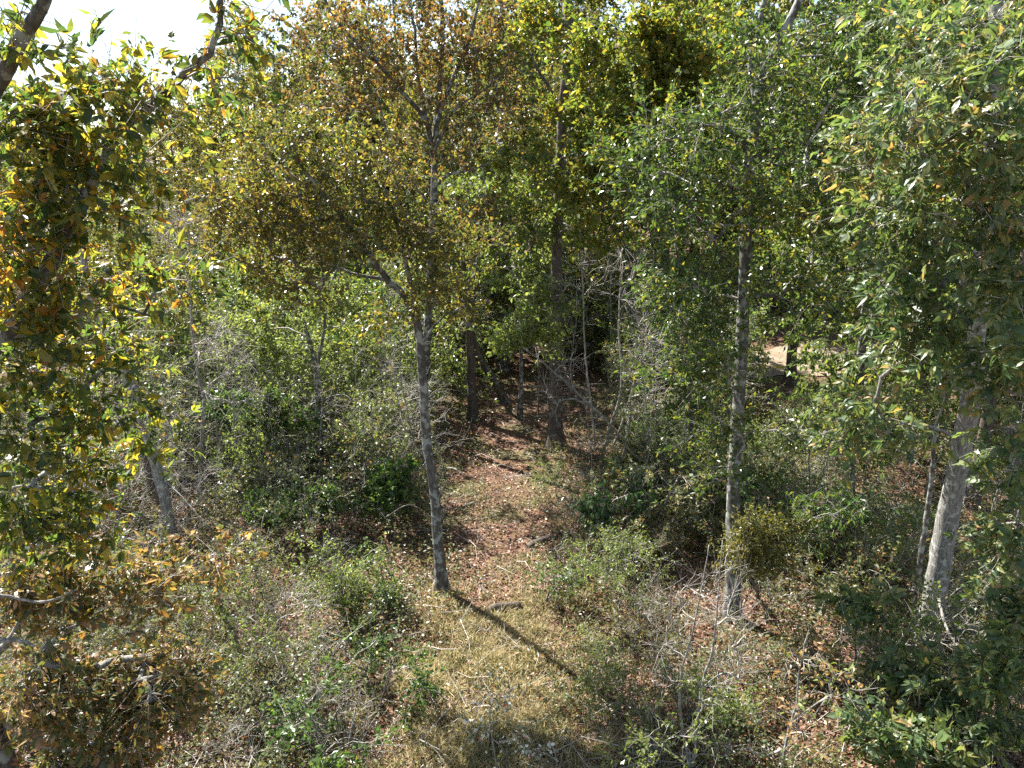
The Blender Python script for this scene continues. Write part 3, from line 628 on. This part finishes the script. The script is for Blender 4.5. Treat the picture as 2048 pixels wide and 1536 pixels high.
# dead shrub with bleached stems, front right
base = ground(1385, 1535)
plant('dead_shrub', 'bare bleached shrub with upswept forked stems at the front right', 'shrub', base,
      [(grounded(base, (1362, 1440, 8.2), (1362, 1350, 8.3), (1378, 1290, 8.3), (1402, 1180, 8.35), (1418, 1090, 8.4)), .024, .006), (grounded(base, (1396, 1440, 8.2), (1404, 1370, 8.25), (1425, 1300, 8.3), (1436, 1200, 8.3), (1445, 1080, 8.3)), .024, .006)],
      blobs((1360, 1200, 8.4, 80, 110, 16), (1455, 1180, 8.3, 55, 110, 15), (1320, 1310, 8.3, 60, 80, 10), (1490, 1290, 8.2, 40, 90, 9), (1300, 1220, 8.6, 50, 80, 7), (1440, 1370, 8.1, 60, 60, 6)), None, 'bark_pale', 'dead',
      limbs=[(line((1400, 1380, 8.2), (1450, 1345, 8.1), (1490, 1368, 8.0), (1530, 1362, 7.95)), .012, .004)], sprays=5, spray_len=.42, spray_r=.0028, tip_r=.0042, power=.5, up_bias=.55, curl=-.08)
base = ground(1562, 1560)
plant('young_tree', 'sparse sapling with curled gold leaves beside the bare bleached shrub', 'sapling', base,
      [(grounded(base, (1575, 1470, 8), (1592, 1410, 8.05), (1600, 1330, 8.1), (1618, 1260, 8.2)), .022, .006)],
      blobs((1620, 1330, 8.1, 80, 45, 9), (1600, 1420, 8, 90, 40, 7), (1690, 1390, 8, 50, 40, 5), (1520, 1430, 7.9, 40, 30, 3), (1620, 1490, 7.7, 80, 35, 4)), 'curled', 'bark_pale', 'dead', size=.085, tmpl=t_big(.2), sprays=5, spray_len=.28, per_spray=4, spray_r=.0035, tip_r=.004, bare=.4, droop=.5,
      limbs=[(line((1585, 1440, 8.03), (1660, 1395, 7.9), (1720, 1405, 7.8)), .012, .005)])
base = ground(1560, 1530); e0 = at(1560, 1512, 8.1)
plant('dead_branch', 'bleached dead branch lying level across the ground at the front right', 'branch', e0, [(line((1562, 1495, 8.15), (1540, 1510, 8.12), (1480, 1505, 8.1), (1440, 1512, 8.1), (1400, 1508, 8.1)), .022, .010)],
      blobs((1470, 1495, 8.1, 80, 20, 16), (1380, 1505, 8.1, 40, 20, 6)), None, 'dead', 'dead', sprays=5, spray_len=.2, spray_r=.004, tip_r=.004)
base = ground(1000, 1560)
plant('bramble', 'pale leaved bramble with a few red leaves at the bottom middle', 'bramble', base, [(grounded(base, (985, 1480, 8.1), (980, 1420, 8.2), (1010, 1370, 8.3)), .012, .004)],
      blobs((980, 1440, 8.1, 70, 55, 14), (1010, 1370, 8.3, 40, 30, 5), (1040, 1500, 7.9, 60, 40, 8)), 'silver', 'twig_d', 'twig', size=.05, tmpl=t_big(.3), sprays=4, spray_len=.25, per_spray=4, tip_r=.003, spray_r=.0025, bare=.2)

# hickory saplings in the bottom right corner
for label, bx, pts, tb, nl in (
        ('dark green hickory sapling standing alone left of the big pale trunk', (1712, 1330), ((1710, 1260, 9.9), (1705, 1190, 9.9)), [(1710, 1215, 9.7, 60, 35, 8)], 60),
        ('hickory sapling with drooping leaf whorls right below the big pale trunk', (1830, 1480), ((1830, 1400, 8.9), (1820, 1330, 8.9)), [(1800, 1340, 8.8, 90, 45, 14), (1880, 1370, 8.6, 60, 40, 8)], 80),
        ('hickory sapling at the bottom edge, leafiest of those in the corner', (1800, 1600), ((1795, 1540, 7.9), (1785, 1470, 7.9)), [(1780, 1470, 7.9, 100, 50, 15), (1880, 1500, 7.7, 70, 40, 10)], 80),
        ('hickory sapling against the right edge low in the corner', (1990, 1520), ((1995, 1440, 8.2), (1985, 1340, 8.3)), [(1990, 1330, 8.2, 60, 60, 12), (1970, 1450, 8, 70, 50, 12), (2020, 1250, 8.3, 40, 50, 8)], 80)):
    base = ground(*bx)
    plant('hickory_sapling', label, 'sapling', base, [(grounded(base, *pts), .02, .008)], blobs(*tb), 'hick_r', 'bark', 'twig', sprays=4, spray_len=.3, per_spray=4, size=.215, compound=True, leaf_parts=nl, leaf_part_mat='hick_r1', droop=.3, tip_r=.004, limb_r=.02)

# leafy bushes one can tell apart
for nm, label, bx, tb, lf, sz, kw in (
        ('evergreen_bush', 'dark glossy leaved bush at the right edge of the clearing', (1225, 1120), [(1215, 1015, 13.6, 70, 30, 20), (1265, 980, 13.8, 40, 25, 7)], 'dark', .12, dict(droop=1.3, per_spray=6, tmpl=t_small(.24))),
        ('maple_bush', 'bright green bush left of the crooked lichen-spotted trunk', (785, 1045), [(790, 960, 15, 50, 50, 22), (760, 1000, 15, 40, 30, 8)], 'shrubb', .13, dict(per_spray=8)),
        ('evergreen_bush', 'deep green drooping leaved bush left of the clearing', (600, 1090), [(570, 1010, 14.5, 80, 40, 26), (660, 1000, 14.5, 50, 40, 14)], 'shrubb', .10, dict(droop=1.1, tmpl=t_small(.24))),
        ('leafy_bush', 'sunlit green bush under the slim drooping young tree', (520, 930), [(500, 815, 17, 100, 28, 34), (590, 840, 17, 40, 25, 8)], 'shrubb', .12, dict()),
        ('cedar_bush', 'olive fine leaved bush in front of the tall grey oak trunk', (1520, 1190), [(1510, 1090, 10.9, 80, 65, 44), (1560, 1060, 11, 50, 50, 14)], 'olive', .055, dict(per_spray=16, sprays=8)),
        ('leafy_bush', 'small dark green bush beside the log in the clearing', (1090, 1205), [(1115, 1155, 12, 75, 20, 18)], 'shrubb', .06, dict(spray_len=.42, per_spray=7)),
        ('leafy_bush', 'round lime green seedling bush under the bare bleached shrub', (1465, 1475), [(1460, 1435, 8.8, 26, 22, 8)], 'lime', .07, dict()),
        ('privet_bush', 'pale sunlit privet bush in the thicket front left of the crooked trunk', (690, 1250), [(690, 1180, 11.3, 45, 50, 22)], 'lime', .055, dict(per_spray=14)),
        ('willow_bush', 'thin arching bush with narrow green leaves left of the big pale trunk', (1700, 1160), [(1680, 1010, 11.8, 110, 40, 26), (1620, 1060, 11.8, 60, 40, 12)], 'shrubb', .11, dict(droop=1.2, tmpl=t_small(.14), per_spray=6, bare=.2)),
        ('willow_bush', 'narrow leaved bush in front of the sandy track', (1740, 830), [(1770, 730, 23, 45, 40, 18), (1790, 690, 23.5, 25, 20, 4)], 'olive', .16, dict(droop=1.2, tmpl=t_small(.14), per_spray=7)),
        ('leafy_bush', 'pale green bush under the bare sapling cluster', (1300, 1000), [(1310, 920, 16, 80, 40, 26), (1400, 960, 15, 60, 40, 14)], 'shrubg', .095, dict())):
    base = ground(*bx); D = base[1]
    c0 = at(tb[0][0], tb[0][1], tb[0][2])
    st = []
    for q in range(3):
        e = c0 + rng.normal(0, .25, 3); st.append(([base, base + (e - base) * .5 + [rng.normal(0, .12), 0, .15], e], .018, .006))
    a = dict(sprays=6, spray_len=.35, per_spray=11, tip_r=.004, spray_r=.003, limb_r=.5); a.update(kw)
    plant(nm, label, 'bush', base, st, blobs(*tb), lf, 'bark', 'twig', size=sz, **a)

# fallen log and rotten stump in the clearing
def log(name, label, p, q, r, mat):
    c = (p + q) / 2; n = 12; t = np.linspace(0, 1, n)[:, None]
    P = p + (q - p) * t; P[:, 2] += .03 * np.sin(t[:, 0] * 5); b = Buf()
    tube(b, P - c, r * (1 + .08 * np.sin(t[:, 0] * 9)), 14, .06)
    e = Buf(); a = np.arange(14) * 2 * math.pi / 14
    root = link(name, None, loc=c); tag(root, label, 'log')
    link('bark', b.mesh('bark', MAT[mat], True), root)
    d = unit(q - p); u = unit(np.cross(d, [0, 0, 1])); w = np.cross(d, u)
    ring = (p - c) - d * .002 + (np.cos(a)[:, None] * u + np.sin(a)[:, None] * w) * r * .97
    e.add(np.concatenate([ring, [p - c - d * .01]]), np.stack([np.arange(14), (np.arange(14) + 1) % 14, np.full(14, 14)], 1))
    link('cut_end', e.mesh('cut_end', MAT['bark_dark']), root)
log('fallen_log', 'short dark log lying in the grass of the clearing', ground(978, 1222) + [0, 0, .05], ground(1040, 1208) + [0, 0, .06], .065, 'bark_dark')
log('fallen_log', 'rotten mossy log half sunk behind the grass', ground(1055, 1105) + [0, 0, .02], ground(1135, 1078) + [0, 0, .05], .07, 'bark_dark')
log('fallen_log', 'long thin log lying in the shade behind the bare sapling cluster', ground(1290, 850) + [0, 0, .08], ground(1400, 838) + [0, 0, .08], .07, 'bark')
base = ground(1622, 745); b = Buf(); tube(b, np.array([(0, 0, -.1), (0, 0, .15), (.03, 0, .35), (.02, .01, .5)]), [.12, .09, .08, .07], 10, .12)
o = link('tree_stump', b.mesh('tree_stump', MAT['bark_dark'], True), loc=base); tag(o, 'small dark stump standing on the sandy track', 'stump')

# ------------------------------------------------------------------ repeats: thicket shrubs, bare shrubs, background trees
def copy_tree(src, loc, rz, s, sz=None):
    r = src.copy(); COL.objects.link(r); r.location = loc; r.rotation_euler = (0, 0, rz); r.scale = (s, s, sz or s)
    for c in src.children:
        k = c.copy(); COL.objects.link(k); k.parent = r
    return r
def tips_dome(n, w, h0, h1):
    k = 6; a = rng.uniform(0, 6.28, k); rr = w * np.sqrt(rng.uniform(.1, 1, k)); c = np.stack([np.cos(a) * rr, np.sin(a) * rr, rng.uniform(h0 + .1, h1, k)], 1)
    p = c[rng.integers(0, k, n)] + rng.normal(0, 1, (n, 3)) * [w * .28, w * .28, (h1 - h0) * .2]
    p[:, 2] = np.maximum(p[:, 2], h0 * .5); return p
def shrub_proto(h, w, leaf, size, n=34, **kw):
    reseed(h, w, leaf, n)
    st = [([np.zeros(3), np.array([math.cos(a) * w * .25, math.sin(a) * w * .25, h * .45]), np.array([math.cos(a) * w * .5, math.sin(a) * w * .5, h * .8])], .014, .005) for a in rng.uniform(0, 6.28, 5)]
    a = dict(sprays=6, spray_len=.32, per_spray=9, tip_r=.0035, spray_r=.0028, limb_r=9, twigmat='twig', bark='bark'); a.update(kw)
    return plant('thicket_shrub', 'x', 'shrub', (0, 0, 0), st, tips_dome(n, w, h * .25, h), leaf, size=size, **a)
def sapling_proto(h, leaf, size, n, **kw):
    reseed(h, leaf, n); a = rng.uniform(0, 6.28); dx = np.array([math.cos(a), math.sin(a), 0]) * h * .06
    st = [([np.zeros(3), dx * .3 + [0, 0, h * .35], dx * 1.2 + [0, 0, h * .7], dx + [0, 0, h]], .028, .007)]
    q = rng.uniform(.3, 1, n); b_ = rng.uniform(0, 6.28, n); rr = rng.uniform(.2, .75, n) * (1.25 - q) * 1.5
    t = np.stack([np.cos(b_) * rr, np.sin(b_) * rr, q * h + rr * .45], 1) + dx * q[:, None]
    k = dict(sprays=5, spray_len=.5, per_spray=7, tip_r=.004, spray_r=.0035, limb_r=9, twigmat='dead', bark='bark_pale', curl=.02); k.update(kw)
    return plant('young_tree', 'x', 'sapling', (0, 0, 0), st, t, leaf, size=size, **k)
PROTO = dict(
    p1=sapling_proto(4.6, None, 0, 26), p2=sapling_proto(4.2, 'shrubg', .075, 24, bare=.3), p3=sapling_proto(5.2, None, 0, 20, sprays=4), p4=sapling_proto(3.6, 'lime', .085, 24, bare=.25),
    g1=shrub_proto(1.25, 1.0, 'shrubg', .055, 20, bare=.35, per_spray=9, spray_len=.46, sprays=5), g2=shrub_proto(1.6, 1.0, 'shrubg', .065, 34, bare=.3, per_spray=8, spray_len=.5), b1=shrub_proto(1.3, .9, 'shrubb', .08, 24, spray_len=.42), y1=shrub_proto(2.3, 1.2, 'lime', .09, 46, spray_len=.5),
    g3=shrub_proto(2.6, 1.3, 'shrubg', .09, 48, bare=.1, spray_len=.5), d1=shrub_proto(1.1, .9, None, 0, 30, twigmat='dead', sprays=6, spray_len=.45, bark='bark_pale'), d2=shrub_proto(2.2, 1.2, None, 0, 36, twigmat='dead', sprays=6, spray_len=.6, bark='bark_pale'),
    o1=shrub_proto(1.0, .8, 'olive', .05, 22, spray_len=.42, bare=.2), g4=shrub_proto(3.6, 1.6, 'green', .1, 60, spray_len=.55), y2=shrub_proto(1.5, 1.0, 'lime', .065, 30, spray_len=.4, bare=.1))
used = set()
LOOK = dict(g1='low grey-green shrub', g2='leggy grey-green shrub', b1='fresh green shrub', y1='tall lime green shrub', g3='tall grey-green shrub', d1='low bare twiggy bush',
            d2='tall bare twiggy bush', o1='low olive shrub', g4='very tall deep green shrub', y2='pale lime shrub', p1='slender bare sapling', p2='slender thin leaved sapling', p3='tall slender bare sapling', p4='slender lime leaved sapling')
SIZE = dict(g1=(1.3, .9), g2=(1.8, 1.1), b1=(1.5, 1.0), y1=(2.6, 1.4), g3=(2.9, 1.5), d1=(1.3, 1.1), d2=(2.6, 1.4), o1=(1.2, .9), g4=(4.0, 1.8), y2=(1.7, 1.1), p1=(4.6, .5), p2=(4.2, .5), p3=(5.2, .5), p4=(3.6, .5))
# sight lines that the photograph keeps open: trunks, track and clearing (pixel box, distance)
OPEN = [(612, 670, 730, 930, 17), (265, 350, 800, 1090, 13.3), (1510, 1720, 685, 775, 29), (1160, 1290, 620, 870, 18.8), (1080, 1140, 780, 880, 19.5), (1850, 1965, 800, 1270, 9.8),
        (835, 895, 680, 1120, 12.2), (1310, 1500, 1100, 1480, 8.0), (920, 970, 700, 820, 22), (1455, 1490, 840, 1040, 11.4), (930, 1070, 820, 1120, 24), (380, 420, 760, 960, 16)]
MARKS = {'the crooked lichen-spotted trunk': ground(884, 1182), 'the tall grey oak trunk': ground(1465, 1240), 'the big pale hickory trunk': ground(1848, 1312), 'the dark oak trunk': ground(1112, 892),
         'the slim drooping young tree': ground(645, 968), 'the leaning grey trunk': ground(328, 1118), 'the bare bleached shrub': ground(1385, 1535), 'the sandy track': ground(1640, 735),
         'the bare sapling cluster': ground(1210, 905), 'the far left clearing trunk': ground(945, 836), 'the short dark log': ground(1005, 1215), 'the bare slender young tree': ground(398, 1010), 'the pale bramble': ground(1000, 1530)}
def topix(p):
    q = np.asarray(p, float) - [0, 0, CAM_H]; fz = q[1] * CP - q[2] * SP
    return 1024 + q[0] / fz * FPX, 768 - (q[1] * SP + q[2] * CP) / fz * FPX
PLANTED = []
def scatter(label, group, cat, name, kinds, region, n, smin=.75, smax=1.2, mind=.5):
    reseed(region, kinds); x0, y0, x1, y1 = region; spots = []
    for _ in range(n * 40):
        if len(spots) >= n: break
        p = ground(rng.uniform(x0, x1), rng.uniform(y0, y1))
        k = kinds[rng.integers(len(kinds))]; s = rng.uniform(smin, smax); rz = rng.uniform(0, 6.28)
        if rng.random() < clear(p[0], p[1]) * 1.3: continue
        if any(np.hypot(*(p - q)[:2]) < mind for q in spots): continue
        h, w = SIZE[k][0] * s, SIZE[k][1] * s
        a, b_ = topix(p), topix(p + [0, 0, h * .85]); wp = w / pxm(p[1]) * .8
        if any(a[0] + wp > o[0] and a[0] - wp < o[1] and b_[1] < o[3] and a[1] > o[2] and p[1] < o[4] for o in (OPEN[2:3] if cat == 'sapling' else OPEN)): continue
        spots.append(p)
        if k in used: o = copy_tree(PROTO[k], p, rz, s)
        else:
            o = PROTO[k]; o.location = p; o.rotation_euler = (0, 0, rz); o.scale = (s, s, s); used.add(k)
        o.name = name; tag(o, label, cat, group)
        m = min(MARKS, key=lambda t: np.hypot(*(MARKS[t] - p)[:2])); d = p - MARKS[m]
        rel = ('behind' if d[1] > 0 else 'in front of') if abs(d[1]) > abs(d[0]) else ('right of' if d[0] > 0 else 'left of')
        PLANTED.append((LOOK[k] + ' ' + rel + ' ' + m, float(np.hypot(d[0], d[1])), o))
ORD = ['nearest to it', 'second nearest to it', 'third nearest to it', 'fourth nearest to it', 'fifth nearest to it', 'sixth nearest to it']
def name_planted():
    by = {}
    for t, d, o in PLANTED: by.setdefault(t, []).append((d, o))
    for t, l in by.items():
        l.sort(key=lambda e: e[0])
        for i, (d, o) in enumerate(l):
            o['label'] = t if len(l) == 1 else t + ', ' + (ORD[i] if i < len(ORD) else 'among the farther ones')
            if i >= len(ORD): o['group'] = t + ', farther ones'
scatter('x', 'slender saplings left of the clearing', 'sapling', 'young_tree', ['p1', 'p2', 'p3', 'p4'], (220, 830, 840, 1060), 24, .7, 1.1, .8)
scatter('x', 'slender saplings right of the clearing', 'sapling', 'young_tree', ['p1', 'p2', 'p3', 'p2'], (1180, 830, 1500, 1050), 16, .6, 1.0, .8)
scatter('x', 'slender saplings behind the clearing', 'sapling', 'young_tree', ['p1', 'p3', 'p4', 'p2'], (780, 730, 1300, 810), 14, .9, 1.3, .9)
scatter('x', 'slender saplings in the right hand shade', 'sapling', 'young_tree', ['p1', 'p2', 'p4'], (1560, 880, 1990, 1200), 10, .6, .9, .9)
scatter('x', 'shrubs in the bottom left corner', 'shrub', 'thicket_shrub', ['g2', 'g1', 'o1'], (-60, 1180, 400, 1580), 24, .6, 1.0, .4)
scatter('x', 'low shrubs along the clearing', 'shrub', 'thicket_shrub', ['g1', 'o1', 'g2', 'd1'], (780, 860, 930, 1080), 10, .45, .8, .5)
scatter('x', 'low shrubs along the clearing', 'shrub', 'thicket_shrub', ['g1', 'o1', 'y2', 'd1'], (1070, 900, 1230, 1120), 14, .4, .75, .5)
scatter('grey-green twiggy shrub in the sunlit thicket at the front left', 'shrubs of the front left thicket', 'shrub', 'thicket_shrub', ['g1', 'g2', 'y2', 'd1', 'o1', 'b1', 'g1', 'd1'], (400, 1130, 780, 1560), 28, .5, 1.05, .4)
scatter('twiggy green shrub among the litter at the front right of the clearing', 'shrubs front right of the clearing', 'shrub', 'thicket_shrub', ['g1', 'o1', 'y2', 'g1', 'd1'], (1100, 1130, 1330, 1560), 15, .5, .95, .4)
scatter('low shrub growing round the bare bleached shrub', 'shrubs round the bare shrub', 'shrub', 'thicket_shrub', ['o1', 'g1', 'g1', 'd1'], (1330, 1100, 1700, 1480), 14, .4, .8, .4)
scatter('tangled bare bush of bleached twigs below the leaning trunks', 'bare bushes below the leaning trunks', 'bush', 'bare_bush', ['d1', 'd2', 'd1'], (230, 960, 600, 1140), 15, .8, 1.25, .5)
scatter('x', 'bare bushes between the left trunks', 'bush', 'bare_bush', ['d2', 'd2', 'd1'], (200, 780, 620, 980), 14, .9, 1.3, .7)
scatter('green shrub in the shady thicket left of the clearing', 'shrubs left of the clearing', 'shrub', 'thicket_shrub', ['g2', 'g3', 'b1', 'y1', 'g3', 'd2'], (380, 840, 850, 1080), 46, .7, 1.15, .45)
scatter('tall leafy shrub in the sunny brush beyond the slim young tree', 'shrubs beyond the slim young tree', 'shrub', 'thicket_shrub', ['y1', 'g3', 'y1', 'g4', 'y1'], (250, 740, 880, 850), 34, .9, 1.3, .9)
scatter('green shrub in the brush right of the clearing', 'shrubs right of the clearing', 'shrub', 'thicket_shrub', ['g2', 'b1', 'g3', 'o1', 'y2', 'g2'], (1250, 870, 1720, 1120), 52, .65, 1.05, .45)
scatter('leafy shrub under the tall green oak', 'shrubs under the tall oak', 'shrub', 'thicket_shrub', ['g3', 'g4', 'y1'], (1270, 775, 1560, 870), 18, .7, 1.1, .8)
scatter('shrub in the shade below the big pale hickory', 'shrubs below the big hickory', 'shrub', 'thicket_shrub', ['g2', 'g1', 'g3', 'y2', 'd1'], (1700, 860, 2060, 1500), 28, .7, 1.1, .6)
scatter('shrub in the shade below the nearest yellowing hickory', 'shrubs below the nearest hickory', 'shrub', 'thicket_shrub', ['g2', 'g3', 'd2'], (-40, 850, 330, 1200), 16, .8, 1.2, .6)
scatter('tall brush at the back of the clearing', 'brush behind the clearing', 'shrub', 'thicket_shrub', ['g4', 'g3', 'y1'], (800, 690, 1420, 752), 32, .9, 1.4, 1.2)
scatter('x', 'brush far behind the slim young tree', 'shrub', 'thicket_shrub', ['g4', 'y1', 'g3'], (150, 610, 860, 690), 24, .9, 1.4, 1.5)
scatter('tall brush beyond the sandy track', 'brush beyond the sandy track', 'shrub', 'thicket_shrub', ['g4', 'g3', 'y1'], (1380, 610, 2100, 655), 18, .9, 1.4, 1.5)

def tree_proto(name, h, w, c0, leaf, size, n, bark, **kw):
    reseed(h, w, leaf, bark); lean = rng.normal(0, .4, 2); top = np.array([lean[0], lean[1], h * .88])
    st = [([np.zeros(3), np.array([lean[0] * .2, lean[1] * .2, h * .3]), np.array([lean[0] * .7 + .15, lean[1] * .7, h * .6]), top], .15, .04)]
    q = rng.random(n); a = rng.uniform(0, 6.28, n); prof = np.sin(np.clip(q * .92 + .08, 0, 1) * math.pi) ** .6
    rr = w * np.sqrt(rng.random(n)) * prof
    t = np.stack([np.cos(a) * rr + lean[0] * q, np.sin(a) * rr + lean[1] * q, c0 + (h - c0) * q], 1)
    k = dict(sprays=6, spray_len=.75, per_spray=13, limb_r=.045, tip_r=.008, spray_r=.006); k.update(kw)
    return plant(name, 'x', 'tree', (0, 0, 0), st, t, leaf, bark, 'twig_d', size=size, **k)
BG = [tree_proto('forest_tree', 13, 3.0, 3.0, 'far', .17, 190, 'bark'), tree_proto('forest_tree', 14, 3.2, 3.5, 'farg', .17, 200, 'bark_dark'), tree_proto('forest_tree', 12, 2.7, 2.2, 'far', .16, 170, 'bark_dark', bare=.12),
      tree_proto('forest_tree', 10, 2.6, 1.5, 'farg', .15, 170, 'bark'), tree_proto('forest_tree', 13, 2.8, 3.0, 'mixed', .15, 180, 'bark')]
bused = set()
def bgtree(i, x, y, s, label, group):
    p = (x, y, float(hgt(x, y))); rz = rng.uniform(0, 6.28)
    if i in bused: o = copy_tree(BG[i], p, rz, s, s * rng.uniform(.9, 1.1))
    else: o = BG[i]; o.location = p; o.rotation_euler = (0, 0, rz); o.scale = (s, s, s); bused.add(i)
    return tag(o, label, 'tree', group)
spots = []
NTH = ['leftmost', 'second from the left', 'third from the left', 'fourth from the left', 'fifth from the left', 'sixth from the left', 'seventh from the left', 'eighth from the left', 'ninth from the left', 'tenth from the left']
def row(n, y0, y1, u0, u1, s0, s1, kinds, label, group, mind=2.4):
    made = []; reseed(label)
    for _ in range(n * 40):
        if len(made) >= n: break
        y = rng.uniform(y0, y1); x = rng.uniform(u0, u1) * y / FPX
        if 7 < x < 22 and abs(y - road_z(x)) < 2.6: continue
        q = min(max(((x - 12.5) * -.72 + (y - 29.5) * .69), 0), 11)
        if math.hypot(x - 12.5 + .72 * q, y - 29.5 - .69 * q) < 3.3: continue
        if any(math.hypot(x - a, y - b_) < mind for a, b_ in spots): continue
        spots.append((x, y))
        made.append((x / y, bgtree(kinds[rng.integers(len(kinds))], x, y, rng.uniform(s0, s1), label, group)))
    if n <= 10:
        for i, (u, o) in enumerate(sorted(made, key=lambda e: e[0])): o['label'] = label + ', ' + NTH[i]
row(7, 19, 27, -1150, -520, .45, .62, [3, 0, 2, 4], 'forest tree behind the nearest hickory at the left', 'forest trees at the left')
row(6, 27, 36, -330, 150, .72, .9, [0, 2, 3, 4], 'forest tree standing behind the clearing', 'forest trees behind the clearing')
row(5, 28, 36, 150, 560, 1.0, 1.2, [1, 3, 1], 'forest tree behind the dark trunked oak', 'forest trees behind the dark oak')
row(10, 37, 44, 420, 1150, 1.0, 1.25, [0, 1, 3], 'forest tree beyond the sandy track', 'forest trees beyond the track')
row(8, 15, 24, 700, 1200, .75, .95, [1, 3], 'forest tree behind the big pale hickory', 'forest trees behind the big hickory', 2.6)
row(16, 38, 64, -560, 80, 1.15, 1.4, [0, 2, 3, 4], 'forest tree far back beyond the clearing, low against the sky', 'forest trees far beyond the clearing', 2.6)
row(28, 38, 64, 80, 1150, 1.25, 1.6, [0, 1, 2, 3, 4], 'tall forest tree far back behind the wood, trunk hidden', 'forest trees far back', 2.6)
row(18, 32, 62, -1150, -420, .75, 1.0, [0, 2, 3, 4], 'forest tree far back under the open sky', 'forest trees under the open sky', 2.6)
row(30, 70, 130, -1200, 1200, .9, 1.15, [0, 1, 3], 'distant tree at the skyline behind the wood', 'distant trees', 4)
name_planted()
for k, o in PROTO.items():
    if k not in used:
        for c in list(o.children): bpy.data.objects.remove(c)
        bpy.data.objects.remove(o)
